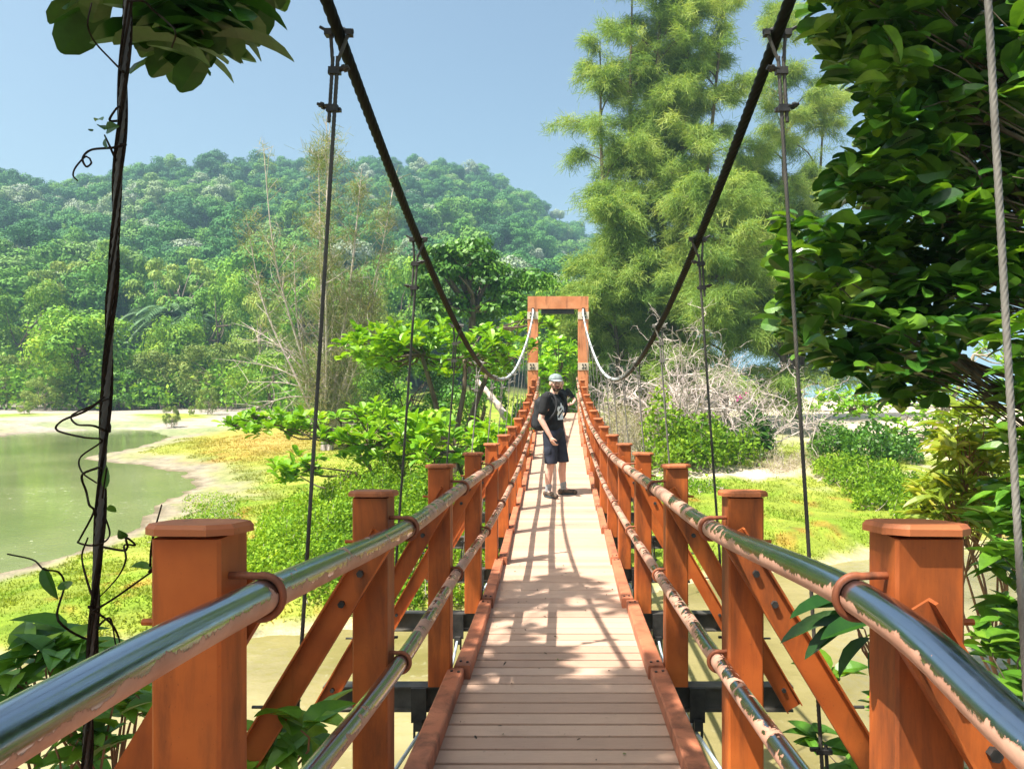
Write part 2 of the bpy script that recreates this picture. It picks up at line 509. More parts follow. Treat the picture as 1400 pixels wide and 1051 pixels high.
# ================================================================== TERRAIN
def poly_sd(x, y, poly):
    """signed distance to a polygon, positive outside."""
    poly = np.asarray(poly); n = len(poly)
    d = np.full(x.shape, 1e9); ins = np.zeros(x.shape, bool)
    for i in range(n):
        a = poly[i]; b = poly[(i + 1) % n]
        ex, ey = b - a
        t = np.clip(((x - a[0]) * ex + (y - a[1]) * ey) / (ex * ex + ey * ey + 1e-12), 0, 1)
        d = np.minimum(d, np.hypot(x - a[0] - t * ex, y - a[1] - t * ey))
        c = (a[1] > y) != (b[1] > y)
        ins ^= c & (x < (b[0] - a[0]) * (y - a[1]) / (b[1] - a[1] + 1e-12) + a[0])
    return np.where(ins, -d, d)


LAGOON = [ray_plane(px, py, WATER)[:2] for px, py in
          [(-700, 606), (0, 598), (60, 591), (150, 588), (212, 588), (232, 596), (190, 607), (140, 617), (100, 627), (125, 634), (175, 637), (222, 648),
           (250, 668), (240, 692), (160, 722), (70, 757), (0, 782), (-300, 850), (-700, 880)]]
CREEK = [(-40, 6.5), (-6, 7.6), (-3.2, 8.1), (-1.5, 8.7), (0, 9.6), (2.0, 10.6), (4.5, 11.6), (7, 12.6), (14, 14), (40, 15),
         (40, 6.5), (9, 5.6), (4, 4.2), (2.2, 3.2), (0.8, 2.6), (-.8, 2.6), (-2.2, 2.9), (-5, 3.2), (-40, 2.)]
SEA = [P(*a)[:2] for a in [(880, 515, 1500), (930, 515, 420), (985, 515, 190), (1040, 515, 118), (1200, 515, 92), (1500, 515, 66), (2400, 515, 44), (4000, 515, 40), (9000, 515, 400), (3000, 515, 2500)]]

_hx = [-3000, -600, -200, 0, 40, 100, 150, 250, 330, 400, 480, 560, 640, 700, 760, 820, 900, 980, 1060]
_hy = [300, 210, 220, 230, 250, 250, 232, 220, 213, 212, 214, 212, 218, 242, 284, 330, 410, 485, 515]


def cam_ax(x, y):
    d = x * FW[0] + y * FW[1]
    l = x * RT[0] + y * RT[1]
    return d, l


def terr(x, y, full=False):
    x = np.asarray(x, float); y = np.asarray(y, float)
    lag = poly_sd(x, y, LAGOON) + (fbm(x * .35, y * .35) - .5) * 2.2 + (fbm(x * 1.9 + 5, y * 1.9) - .5) * .7
    crk = poly_sd(x, y, CREEK) + (fbm(x * .8 + 9, y * .8) - .5) * 1.3
    sea = poly_sd(x, y, SEA) + (fbm(x * .1, y * .1) - .5) * 5
    base = -2.62 + (fbm(x * .22 + 3, y * .22) - .5) * .35
    far = sstep(14, 30, y) * sstep(-6, 6, x) * .45
    base = base + far
    base = base + .72 * np.exp(-((x / 4.5) ** 2 + ((y - 21) / 4.2) ** 2))          # mound carrying the far tower
    base = base + 1.2 * sstep(3.2, 0, y) * np.exp(-(x / 9.) ** 2)                   # near bank
    hl = -3 + np.where(lag > 0, lag * .075, lag * .2)
    hc = -3 + np.where(crk > 0, crk * .28, crk * .3)
    hs = -3 + np.where(sea > 0, sea * .03, sea * .1)
    k = .10
    h = base
    for q in (hl, hc, hs):
        h = np.where(q < h, q, h)
    h = np.maximum(h, -4.2)
    d, l = cam_ax(x, y)
    r = np.hypot(x, y)
    px = np.where(d > 1, CX + 1000 * l / np.maximum(d, 1), np.where(l > 0, 9000, -3000))
    e = (HOR - np.interp(px, _hx, _hy)) / 1000.
    Rc = np.interp(px, [-600, 0, 300, 700, 1000], [190, 200, 235, 290, 300])
    e = np.maximum(e - 9. / Rc, 0)
    dd = np.maximum(d, 1)
    up = sstep(70, 1, 0) if False else np.clip((dd - 72) / (Rc - 72), 0, 1.15)
    prof = up ** 1.25 * np.where(up > 1, np.maximum(1 - (up - 1) * 1.2, .2), 1)
    hill = e * Rc * prof * (d > 1) * (1 + .10 * (fbm(x * .02, y * .02) - .5) * np.clip(1 - up, 0, 1) * 4)
    back = np.where(dd > Rc * 1.15, np.clip(1 - (dd - Rc * 1.15) / 250., 0, 1), 1)
    h = h + np.where(d > 72, hill * back, 0)
    if full:
        return h, lag, crk, sea, px
    return h


def zone_col(x, y, h, lag, crk, sea, px):
    c = np.zeros(x.shape + (3,))
    def mix(col, w):
        w = np.clip(w, 0, 1)[..., None]
        c[...] = c * (1 - w) + np.array(col) * w
    f1 = fbm(x * .5, y * .5); f2 = fbm(x * 1.7 + 4, y * 1.7); f3 = fbm(x * .16 + 7, y * .16 + 2)
    d, l = cam_ax(x, y)
    c[...] = np.array((.22, .275, .034))
    mix((.29, .325, .055), sstep(.42, .6, f1))
    mix((.17, .27, .022), sstep(.5, .62, f2) * .7)
    # rusty and pink patches of salt-marsh herbs, on the meadow between lagoon and thicket
    pyv = HOR - h / np.maximum(d, 1) * 1000
    patch = np.exp(-(((px - 285) / 75) ** 2 + ((pyv - 628) / 14) ** 2)) + .8 * np.exp(-(((px - 340) / 60) ** 2 + ((pyv - 598) / 14) ** 2)) \
        + .9 * np.exp(-(((px - 215) / 70) ** 2 + ((pyv - 642) / 9) ** 2))
    front = (d > 5) & (d < 60)
    mix((.44, .13, .04), np.where(front, patch, 0) * sstep(.44, .66, f2) * .5)
    mix((.42, .27, .08), np.where(front, np.exp(-(((px - 360) / 90) ** 2 + ((pyv - 605) / 22) ** 2)), 0) * .8)
    mix((.38, .17, .04), sstep(.56, .72, fbm(x * 2.1 + 31, y * 2.1)) * .55 * (lag > 1.5) * (d < 16))
    # mud round the lagoon and on the far flat
    mix((.30, .25, .20), sstep(2.6, .7, lag) * (.55 + .45 * sstep(.4, .55, f1)) * (d > 17))
    mix((.30, .25, .19), sstep(1.0, .3, lag))
    mix((.16, .13, .085), sstep(.35, .05, lag))
    mix((.36, .31, .27), sstep(37, 42, d) * sstep(.66, .5, f3) * (px < 520) * (d < 76))
    mix((.22, .26, .12), sstep(33, 38, d) * sstep(.50, .58, fbm(x * .25, y * .5)) * (px < 520) * (d < 52) * .8)
    # creek bank sand
    mix((.46, .38, .24), sstep(.40, .05, crk))
    # beach sand on the seaward side
    beach = sstep(5.5, 11, x - .06 * (y - 20)) * sstep(22, 27, y + .15 * x + (f1 - .5) * 5)
    mix((.62, .52, .40), beach * sstep(60, 40, sea) if False else beach)
    mix((.66, .56, .43), sstep(30, 6, sea) * (px > 900) * (y > 22))
    # bare sandy strip leading from the tower to the beach
    pathd = np.abs(y - (17.2 + .32 * (x - 2))) + (f2 - .5) * .8
    mix((.60, .50, .37), sstep(.85, .4, pathd) * sstep(1.0, 2.0, x) * sstep(7.5, 5.0, x))
    mix((.42, .33, .24), sstep(.52, .6, f2) * sstep(4.5, 6.5, x) * sstep(15.5, 17.5, y) * sstep(26, 22, y) * .8)
    mix((.55, .47, .36), np.exp(-((x / 1.6) ** 2 + ((y - 21.5) / 2.6) ** 2)) * 1.2)
    # forest floor and the shaded near bank
    mix((.06, .07, .025), sstep(74, 82, d) * (px < 1000))
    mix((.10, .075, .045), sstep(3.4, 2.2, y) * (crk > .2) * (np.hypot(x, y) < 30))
    return np.clip(c, .005, .9)


def build_ground():
    front = np.linspace(-62, 62, 330); rest = np.linspace(62, 298, 60)[1:-1]
    az = np.radians(np.concatenate([front, rest])) - YAW
    r = np.concatenate([np.geomspace(.6, 60, 270), np.geomspace(60, 420, 120)[1:], np.geomspace(420, 2600, 14)[1:]])
    A, R = np.meshgrid(az, r)
    x = np.sin(A) * R; y = np.cos(A) * R
    h, lag, crk, sea, px = terr(x, y, True)
    col = zone_col(x, y, h, lag, crk, sea, px)
    h = h + (fbm(x * 2.2, y * 2.2) - .5) * .10 * (R < 60) * (h > -2.97)
    na = len(az); nr = len(r)
    i = np.arange(nr - 1)[:, None]; j = np.arange(na)[None]
    q = np.stack([i * na + j, i * na + (j + 1) % na, (i + 1) * na + (j + 1) % na, (i + 1) * na + j], -1).reshape(-1, 4)[:, ::-1]
    V = np.stack([x, y, h], -1).reshape(-1, 3)
    mb = MB()
    mb.add(np.concatenate([V, [[0, 0, V[:na, 2].mean()]]]), [q, np.stack([np.arange(na), np.full(na, na * nr), (np.arange(na) + 1) % na], 1)[:, ::-1]], .5,
           np.concatenate([col.reshape(-1, 3), col[0, :1]]))
    o = mb.obj('ground', M['ground'], smooth=True); o['kind'] = 'structure'


build_ground()


def sheet(name, pts, z, mat):
    me = bpy.data.meshes.new(name)
    bm = bmesh.new(); bm.faces.new([bm.verts.new((p[0], p[1], z)) for p in pts]); bm.normal_update()
    if bm.faces[:][0].normal.z < 0: bmesh.ops.reverse_faces(bm, faces=bm.faces[:])
    bmesh.ops.triangulate(bm, faces=bm.faces[:])
    bm.to_mesh(me); bm.free(); me.materials.append(mat)
    o = bpy.data.objects.new(name, me); COL.objects.link(o); o['kind'] = 'structure'
    return o


sheet('lagoon_water', [(-75, 9.6), (-6.0, 9.6), (-4.0, 12), (-4., 46), (-75, 46)], WATER, M['lagoon'])
sheet('creek_water', [(-60, -4), (60, -4), (60, 20), (10, 17), (2, 13.), (-2.5, 9.55), (-60, 9.55)], WATER + .004, M['creek'])
sheet('sea', [P(560, 515, 2600)[:2], P(905, 515, 400)[:2], P(950, 515, 170)[:2], P(1010, 515, 105)[:2], P(1300, 515, 70)[:2], P(2400, 515, 34)[:2], P(9000, 515, 300)[:2], P(9000, 515, 320)[:2], P(1750, 515, 2600)[:2]], WATER + .002, M['sea'])

# ================================================================== BRIDGE
bridge = thing('suspension_bridge', 'narrow orange steel suspension footbridge with tan boards hung from black cables', 'bridge', (0, 0, 0))


def zt(y):
    return -.635 + .0073 * (y - 8.9) ** 2


def zd(y):
    return zt(y) - 1.075


def zp(y):      # tops of the posts: the first two are a little shorter
    return zt(y) - float(np.interp(y, [0, 1.157, 2.29, 3.62, 5], [.04, .042, .047, .006, 0]))


PY = [-.15, 1.157, 2.29, 3.62, 5.04, 6.46, 7.9, 9.32, 10.75, 12.15, 13.6, 15.0, 16.4, 17.7]
XI, XO = .535, .645
TY = 19.0

# ---- deck boards
mb = MB()
pitch = .1255
y = -.62
while y < 19.1:
    dz = (zd(y + .01) - zd(y - .01)) / .02
    a = math.atan(dz)
    rot = Matrix.Rotation(a, 3, 'X') @ Matrix.Rotation(random.gauss(0, .0015), 3, 'Z')
    w = .50 + .025 * sstep(3, 8, y)
    t = .019 if y < 4 else max(.019 - .009 * (y - 4), .0035)
    # board with eased edges
    hw, ht = (pitch - t) / 2, .014
    poly = [(-hw, -ht), (hw, -ht), (hw, ht - .002), (hw - .002, ht), (-hw + .002, ht), (-hw, ht - .002)]
    R = np.array(rot)
    ex, ey, ez = R @ np.array([0, 1, 0]), R @ np.array([0, 0, 1]), R @ np.array([1, 0, 0])
    o0 = np.array([-w + random.uniform(-.006, .006), y, zd(y) - .014 + random.gauss(0, .0009)])
    mb.prism(poly, o0, ex, ey, ez, 2 * w, random.random())
    y += pitch
deck = mb.obj('deck', M['deck'], bridge)

for xs_ in (-.40, 0., .40):
    yy = np.linspace(-.5, 18.9, 60); rows = []
    for a in yy:
        z0 = zd(a) - .032
        rows += [(xs_ - .03, a, z0), (xs_ + .03, a, z0), (xs_ + .03, a, z0 - .09), (xs_ - .03, a, z0 - .09)]
    i = np.arange(59)[:, None] * 4; j = np.arange(4)[None]
    mb = MB(); mb.add(rows, [np.stack([i + j, i + (j + 1) % 4, i + 4 + (j + 1) % 4, i + 4 + j], -1).reshape(-1, 4), np.array([[3, 2, 1, 0]]), np.array([[236, 237, 238, 239]])])
    mb.obj('stringer', M['dark_steel'], bridge)

# ---- kerbs, one steel-clad rail per bay, stepping where they meet
for s in (-1, 1):
    ys = [-.5] + PY[1:] + [19.0]
    for i in range(len(ys) - 1):
        mb = MB()
        y0, y1 = ys[i] + .03, ys[i + 1] + .026
        yy = np.linspace(y0, y1, 6)
        xin = .448 + .04 * sstep(4, 9, yy) + np.linspace(-.006, .012, 6) + .004 * ((i * 7 + (s > 0) * 3) % 5 - 2)
        wd = .082 - .012 * sstep(4, 9, yy)
        up = np.linspace(.006, -.004, 6)
        rows = []
        for k in range(6):
            z0 = zd(yy[k]) + .002; h = .062 + up[k]
            xa, xb = s * xin[k], s * (xin[k] + wd[k]); b = .006 * s
            rows.append([(xa, yy[k], z0), (xa, yy[k], z0 + h - .006), (xa + b, yy[k], z0 + h), (xb - b, yy[k], z0 + h), (xb, yy[k], z0 + h - .006), (xb, yy[k], z0 - .05)])
        V = np.array(rows).reshape(-1, 3); n = 6
        q = []
        for k in range(5):
            for j in range(n):
                q.append([k * n + j, k * n + (j + 1) % n, (k + 1) * n + (j + 1) % n, (k + 1) * n + j])
        q = np.array(q)
        if s > 0: q = q[:, ::-1]
        mb.add(V, [q, np.arange(n)[None, ::(1 if s > 0 else -1)], (np.arange(n) + 5 * n)[None, ::(-1 if s > 0 else 1)]])
        bo = mb; bo.cur = 1
        for yb in (y0 + .05, y1 - .07):
            for q2 in ((0.02, 0.), (.055, .012)):
                xk = s * (float(np.interp(yb, yy, xin)) + q2[0])
                zk = zd(yb) + .002 + .062 + float(np.interp(yb, yy, up))
                bo.tube([(xk, yb + q2[1], zk - .004), (xk, yb + q2[1], zk + .005)], .0075, 6)
        mb.obj('kerb', [M['kerb'], M['dark_steel']], bridge)

# ---- cross beams with bolt heads, at every post
for i, yp in enumerate(PY):
    if yp < 0: continue
    yc = yp + .05
    zb = zd(yc) - .03
    mb = MB()
    L = 1.17
    f = .035
    prof = [(-f, 0), (f, 0), (f, -.010), (.006, -.010), (.006, -.115), (f, -.115), (f, -.125), (-f, -.125), (-f, -.115), (-.006, -.115), (-.006, -.010), (-f, -.010)]
    mb.prism(prof[::-1], np.array([-L, yc, zb]), np.array([0, 1., 0]), np.array([0, 0, 1.]), np.array([1., 0, 0]), 2 * L)
    cb = mb.obj('cross_beam', M['beam'], bridge)
    for s in (-1, 1):
        g = MB(); g.box((s * .69, yc - .047, zb - .085), (.075, .012, .17)); g.box((s * .69, yc - .055, zb - .175), (.04, .05, .05)); g.tube([(s * .67, yc - .055, zb - .17), (s * .67, yc - .06, zb - .24)], .007, 6); g.tube([(s * .71, yc - .055, zb - .17), (s * .71, yc - .06, zb - .24)], .007, 6)
        g.obj('bracket', M['dark_steel'], cb)

# ---- posts with caps, and the outward braces
for i, yp in enumerate(PY):
    if yp < 0: continue
    for s in (-1, 1):
        x0, x1 = XI, XO
        ya, yb = yp, yp + .105
        zt_ = zp(yp); zb = zd(yp) - .028
        mb = MB()
        c = .005
        poly = [(x0 + c, ya), (x1 - c, ya), (x1, ya + c), (x1, yb - c), (x1 - c, yb), (x0 + c, yb), (x0, yb - c), (x0, ya + c)]
        if s < 0: poly = [(-a, b) for a, b in poly][::-1]
        mb.prism(poly, np.array([0, 0, zb]), np.array([1., 0, 0]), np.array([0, 1., 0]), np.array([0, 0, 1.]), zt_ - .018 - zb)
        for dz in (.10, .19):      # bolt stubs on the outside
            zz = zt_ - dz - .06
            mb.tube([(s * (x1 - .004), ya + .035, zz), (s * (x1 + .032), ya + .035, zz)], .0055, 8)
        post = mb.obj('post', M['orange'], bridge)
        # cap plate with clipped corners
        cp = MB()
        e, k = .016, .03
        a0, a1, b0, b1 = x0 - e, x1 + e, ya - e, yb + e
        oc = [(a0 + k, b0), (a1 - k, b0), (a1, b0 + k), (a1, b1 - k), (a1 - k, b1), (a0 + k, b1), (a0, b1 - k), (a0, b0 + k)]
        if s < 0: oc = [(-a, b) for a, b in oc][::-1]
        oc = np.array(oc); cen = oc.mean(0); inn = cen + (oc - cen) * .93
        n = 8; idx = np.arange(n); tl = random.uniform(-.002, .002)
        z0, z1, z2 = zt_ - .0175, zt_ - .007, zt_
        V = np.concatenate([np.c_[oc, np.full(n, z0)], np.c_[oc, np.full(n, z1)], np.c_[inn, np.full(n, z2)]])
        V[:, 2] += (V[:, 0] - cen[0]) * tl * 8 + (V[:, 1] - cen[1]) * 2 * .0073 * (yp - 8.9)
        sd = lambda o: np.stack([idx + o, (idx + 1) % n + o, (idx + 1) % n + o + n, idx + o + n], 1)
        cp.add(V, [sd(0), sd(n), idx[None, ::-1], idx[None] + 2 * n])
        cp.obj('post_cap', M['cap'], post)
        # rail clamps (U bolts) for both rails, built from where the rails run
        # brace: channel from high on the post out and down to the cross beam's end
        A = np.array([s * .562, ya - .030, zt_ - .165]); B = np.array([s * 1.13, ya - .030, zd(yp) - .07])
        dirv = (B - A); ln = np.linalg.norm(dirv); dirv = dirv / ln
        sidev = np.cross(dirv, [0, 1., 0]); sidev /= np.linalg.norm(sidev)
        w, t, fl = .042, .006, .028
        ch = [(-w, fl), (-w, 0), (w, 0), (w, fl), (w - t, fl), (w - t, t), (-w + t, t), (-w + t, fl)]
        br = MB()
        back = s < 0 and i == 1      # the near left brace is fixed to the far face of its post
        sy = -1.
        if back: A[1] += .165; sy = 1.
        br.prism(ch if sy < 0 else ch[::-1], A - dirv * .05, sidev, np.array([0, sy, 0]), dirv, ln + .1)
        bo = br; bo.cur = 1
        for tt in (.09, .2, ln - .05):
            cc = A + dirv * tt + np.array([0, sy * t, 0])
            bo.tube([cc, cc + np.array([0, sy * .012, 0])], .011, 6)
        for tt in (ln * .55, ln * .72):
            cc = A + dirv * tt + sidev * w * (1 if np.dot(sidev, [s, 0, 0]) > 0 else -1)
            bo.tube([cc, cc + np.array([s * .035, 0, 0.])], .005, 6)
        br.obj('brace', [M['orange'], M['dark_steel']], bridge)

# ---- handrails
rails = {}
for s in (-1, 1):
    rr = random.Random(5 + s)
    up = [(s * .488, yp - .02 + .02, zt(yp) - .122) for yp in PY[1:]]
    up = [(s * (.483 + rr.uniform(-.004, .012 if k > 3 else .003)), yp + .03, zp(yp) - (.118 if k < 3 else .13 + rr.uniform(-.02, .012))) for k, yp in enumerate(PY[1:])]
    first = [(-.47, -.5, -.285), (-.48, .1, -.295), (-.482, .62, -.312)] if s < 0 else [(.47, -.4, -.43), (.482, .2, -.405), (.487, .74, -.378)]
    pts = first + up + [(s * .49, 18.95, zt(18.95) - .13)]
    rails[('u', s)] = catmull(pts, .05)
    lo = [(s * (.503 + rr.uniform(-.003, .008)), yp + .03, zp(yp) - .545 + rr.uniform(-.01, .01)) for yp in PY[1:]]
    pts = [(s * .5, -.5, zt(-.5) - .545), (s * .5, .3, zt(.3) - .55)] + lo + [(s * .497, 18.95, zt(18.95) - .55)]
    rails[('l', s)] = catmull(pts, .05)
    for w, rad in (('u', .0285), ('l', .0255)):
        mb = MB(); mb.tube(rails[(w, s)], rad, 20)
        ro = mb.obj('handrail' if w == 'u' else 'lower_rail', M['rail'], bridge, smooth=True)
        for yp in PY[1:]:
            R_ = rails[(w, s)]; i = int(np.argmin(np.abs(R_[:, 1] - (yp + .045))))
            c = R_[i]; T = R_[min(i + 1, len(R_) - 1)] - R_[i - 1]; T /= np.linalg.norm(T)
            rg = MB(); th = np.radians(np.linspace(-60, 240, 19) if s > 0 else np.linspace(-60, 240, 19))
            ex = np.array([s * 1., 0, 0]); ex = ex - T * np.dot(ex, T); ex /= np.linalg.norm(ex); ey = np.cross(T, ex)
            if ey[2] < 0: ey = -ey
            q = rad + .006
            ang = np.radians(np.linspace(75, 285, 17))
            pts2 = [c + ex * (.075) + ey * q * 1.0, c + ex * .03 + ey * q] + [c + ex * q * math.cos(t) + ey * q * math.sin(t) for t in ang] + [c + ex * .03 - ey * q, c + ex * .075 - ey * q]
            rg.tube(pts2, .0062, 8)
            rg.obj('rail_clamp', M['clamp'], ro, smooth=True)

# ---- main cables: laid wire rope
def zc(y):
    return np.where(y < 8.9, -.035 + .0262 * (y - 8.9) ** 2, -.035 + .0172 * (y - 8.9) ** 2)


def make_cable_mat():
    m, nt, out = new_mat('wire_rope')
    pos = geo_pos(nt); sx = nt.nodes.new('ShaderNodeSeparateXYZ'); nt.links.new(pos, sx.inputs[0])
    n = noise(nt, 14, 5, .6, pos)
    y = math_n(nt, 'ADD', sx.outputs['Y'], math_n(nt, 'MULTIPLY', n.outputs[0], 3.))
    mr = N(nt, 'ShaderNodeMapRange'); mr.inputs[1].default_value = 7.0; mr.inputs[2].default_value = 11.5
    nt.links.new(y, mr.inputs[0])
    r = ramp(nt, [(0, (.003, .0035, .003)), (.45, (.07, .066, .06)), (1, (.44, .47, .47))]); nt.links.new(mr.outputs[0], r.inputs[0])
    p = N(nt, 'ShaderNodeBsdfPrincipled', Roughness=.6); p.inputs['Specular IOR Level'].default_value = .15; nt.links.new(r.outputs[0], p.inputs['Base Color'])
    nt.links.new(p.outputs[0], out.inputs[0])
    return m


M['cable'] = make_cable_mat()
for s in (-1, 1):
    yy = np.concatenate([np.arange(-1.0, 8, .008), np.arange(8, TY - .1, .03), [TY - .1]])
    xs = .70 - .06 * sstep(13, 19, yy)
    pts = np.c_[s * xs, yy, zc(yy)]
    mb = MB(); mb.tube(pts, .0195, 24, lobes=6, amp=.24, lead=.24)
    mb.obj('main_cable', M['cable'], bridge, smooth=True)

# ---- hangers
for i, yp in enumerate(PY):
    if yp < 0: continue
    for s in (-1, 1):
        yh = 1.27 if i == 1 else yp + .05
        xt = .70 - .06 * float(sstep(13, 19, yh)); xb = .86
        ztop = float(zc(yh)); zbot = zd(yh) - .10
        if zt(yh) - ztop > .1 and i > 11: pass
        top = np.array([s * xt, yh, ztop]); bot = np.array([s * xb, yh, zbot])
        dv = bot - top; L = np.linalg.norm(dv); dv /= L
        fine = .004 if i <= 3 else .02
        r = .0060
        c1, c2 = (.115, .235) if L > .6 else (.08, .16)
        mb = MB()
        n = max(6, int((L - c1) / fine))
        t = np.linspace(c1 * .6, L, n)
        mb.tube(top + dv * t[:, None], r * 1.08, 20 if i <= 3 else 6, lobes=5 if i <= 3 else 0, amp=.34, lead=.075)
        # returning end of the loop
        off = np.array([s * .016, 0, 0])
        t2 = np.linspace(c1 * .6, c2 + .045, 60)
        mb.tube(top + dv * t2[:, None] + off, r, 16 if i <= 3 else 8, lobes=5 if i <= 3 else 0, amp=.34, lead=.075)
        # the loop over the main cable
        sl = (float(zc(yh + .02)) - float(zc(yh - .02))) / .04
        ang = np.linspace(-.25, math.pi + .25, 15)
        T = np.array([0, 1, sl]); T /= np.linalg.norm(T); Nn = np.array([0, -T[2], T[1]])
        loop = [top + np.array([s * 1., 0, 0]) * .027 * math.cos(a) + Nn * .027 * math.sin(a) for a in ang]
        loop = [top + dv * c1 * .75 + off] + loop + [top + dv * c1 * .75]
        mb.tube(catmull(loop, .008), r, 8, lobes=5 if i <= 3 else 0, amp=.2, lead=.075)
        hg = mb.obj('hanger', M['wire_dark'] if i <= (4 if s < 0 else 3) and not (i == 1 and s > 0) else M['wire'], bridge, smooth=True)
        for cpos, fl in ((c1, 1), (c2, -1)):
            c = top + dv * cpos + off * .5
            cl = MB()
            cl.box(c, (.036, .020, .022)); cl.box(c + np.array([fl * s * .004, .014, 0]), (.040, .016, .012))
            for q in (-.007, .009):
                cl.tube([c + np.array([-s * fl * .010, q, .004]), c + np.array([-s * fl * .046, q, .012])], .0048, 6)
                cl.tube([c + np.array([-s * fl * .026, q, .007]), c + np.array([-s * fl * .036, q, .010])], .009, 6)
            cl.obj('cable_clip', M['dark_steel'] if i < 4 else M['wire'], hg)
        # saddle bolt
        sd2 = MB(); sd2.box(top + np.array([s * .033, 0, .006]), (.024, .028, .02)); sd2.tube([top + np.array([s * .03, .0, .008]), top + np.array([s * .062, .0, .026])], .005, 6)
        sd2.box(top + np.array([-s * .033, 0, .006]), (.018, .026, .018))
        sd2.tube([top + np.array([-s * .045, 0, .012]), top + np.array([s * .045, 0, .012])], .008, 6)
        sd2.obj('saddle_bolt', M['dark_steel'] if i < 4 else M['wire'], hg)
        ft = MB()
        for q in (.14, .30):
            c = bot - dv * q
            ft.box(c + np.array([s * .008, 0, 0]), (.05, .022, .014)); ft.box(c + np.array([-s * .02, 0, .006]), (.03, .012, .010))
        ft.tube([bot - dv * .32 + off, bot + off], r, 6)
        ft.tube([bot - dv * .1, bot + dv * .06], .012, 8)
        ft.obj('foot_clip', M['dark_steel'], hg)

# ---- pale stay wires running below the beams
for s in (-1, 1):
    yy = np.linspace(-.6, 19.2, 260)
    mb = MB(); mb.tube(np.c_[s * (.69 + .035 * np.cos(yy * 2 * np.pi / 2.85)), yy, zd(yy) - .235 - .02 * np.sin(yy * 2.2)], .009, 8)
    mb.obj('stay_wire', M['stay'], bridge, smooth=True)

# ---- towers
def tower(y0, near):
    t = bpy.data.objects.new('tower', None); COL.objects.link(t); t.parent = bridge; t.location = (0, 0, 0)
    zb = -3.0 if not near else -2.6
    ztop = 2.09 if not near else 2.75
    hw, dp = .135, .26
    for s in (-1, 1):
        mb = MB(); xc = s * .655
        c = .008
        poly = [(xc - hw + c, y0), (xc + hw - c, y0), (xc + hw, y0 + c), (xc + hw, y0 + dp - c), (xc + hw - c, y0 + dp), (xc - hw + c, y0 + dp), (xc - hw, y0 + dp - c), (xc - hw, y0 + c)]
        mb.prism(poly, np.array([0, 0, zb]), np.array([1., 0, 0]), np.array([0, 1., 0]), np.array([0, 0, 1.]), ztop - .325 - zb)
        mb.obj('tower_leg', M['tower'], t)
        for zc_ in (ztop - .50, ztop - 1.82):
            pl = MB(); pl.box((xc, y0 - .006, zc_), (2 * hw + .012, .014, .19)); pl.box((xc + s * (hw + .004), y0 + .06, zc_), (.012, .14, .19))
            nb = pl; nb.cur = 1
            for a in (-.035, .035):
                for b in (-.045, .045):
                    nb.tube([(xc + s * .02 + a, y0 - .012, zc_ + b), (xc + s * .02 + a, y0 - .045, zc_ + b)], .022, 6)
            pl.obj('anchor_plate', [M['plate'], M['dark_steel']], t)
        ey = MB(); ey.box((xc, y0 - .02, ztop - .36), (.07, .05, .11)); ey.obj('cable_eye', M['dark_steel'], t)
        tl = MB(); tl.tube(np.array([(s * .64, y0 - .10, float(zc(np.array(y0 - .1)))), (s * .645, y0 - .05, ztop - .42), (s * .65, y0 - .02, ztop - .34)]) if not near else np.array([(s * .7, y0 + .1, float(zc(np.array(y0 + .1)))), (s * .7, y0 + .3, float(zc(np.array(y0 + .3))))]), .03, 12); tl.obj('cable_end', M['galv'], t, smooth=True)
    mb = MB(); mb.box((0, y0 + dp / 2, ztop - .1625), (2 * (.655 + hw), dp + .006, .325)); mb.obj('tower_beam', M['tower'], t)
    mb = MB(); mb.box((-.01, y0 + dp / 2, ztop - .325 - .062), (.86, dp * .7, .12)); mb.obj('underside_channel', M['dark_steel'], t)
    return t


tower(TY, False)
tower(-1.25, True)
# steps behind the far tower, leading down to the bank
mb = MB()
for k in range(5):
    mb.box((0, TY + .42 + k * .30, zd(19) - .12 - k * .17 - .1), (1.15, .32, .2))
mb.obj('stair', M['deck'], bridge)
# abutment under the near end
mb = MB(); mb.box((0, -.75, -2.25), (1.9, .5, 1.1)); mb.obj('abutment', M['galv'], bridge)
mb = MB(); mb.box((0, TY + .13, -2.45), (1.9, .5, 1.9)); mb.obj('abutment', M['galv'], bridge)
# ================================================================== PEOPLE
M['skin'] = plain_mat('skin', [(.3, (.56, .31, .23)), (.7, (.66, .40, .31))], 14, .5, .35, bstr=.05)
M['shirt'] = plain_mat('black_shirt', [(.3, (.012, .012, .013)), (.7, (.028, .027, .028))], 10, .85, .15, bstr=.5, bscale=14)
M['shorts'] = plain_mat('navy_shorts', [(.3, (.018, .020, .032)), (.7, (.040, .044, .062))], 10, .8, .15, bstr=.6, bscale=16)
M['shoe'] = plain_mat('brown_shoe', [(.35, (.045, .035, .028)), (.65, (.17, .125, .085))], 30, .7, .2, bstr=.4)
M['sock'] = plain_mat('grey_sock', [(.3, (.20, .22, .23)), (.7, (.36, .38, .38))], 40, .9, .1, bstr=.4)
M['cap_cloth'] = plain_mat('cap_cloth', [(.3, (.13, .16, .165)), (.7, (.26, .30, .29))], 20, .8, .15, bstr=.2)
M['cap_dark'] = plain_mat('cap_dark', [(.3, (.03, .045, .05)), (.7, (.06, .085, .09))], 20, .8, .15, bstr=.2)
M['hair'] = plain_mat('brown_hair', [(.3, (.035, .018, .009)), (.7, (.085, .045, .022))], 50, .7, .25, bstr=.6)
M['pack'] = plain_mat('pack_cloth', [(.3, (.012, .012, .013)), (.7, (.035, .035, .038))], 12, .7, .2, bstr=.4)
M['white_print'] = plain_mat('white_print', [(.3, (.62, .68, .72)), (.7, (.80, .83, .84))], 12, .7, .2, bstr=0)
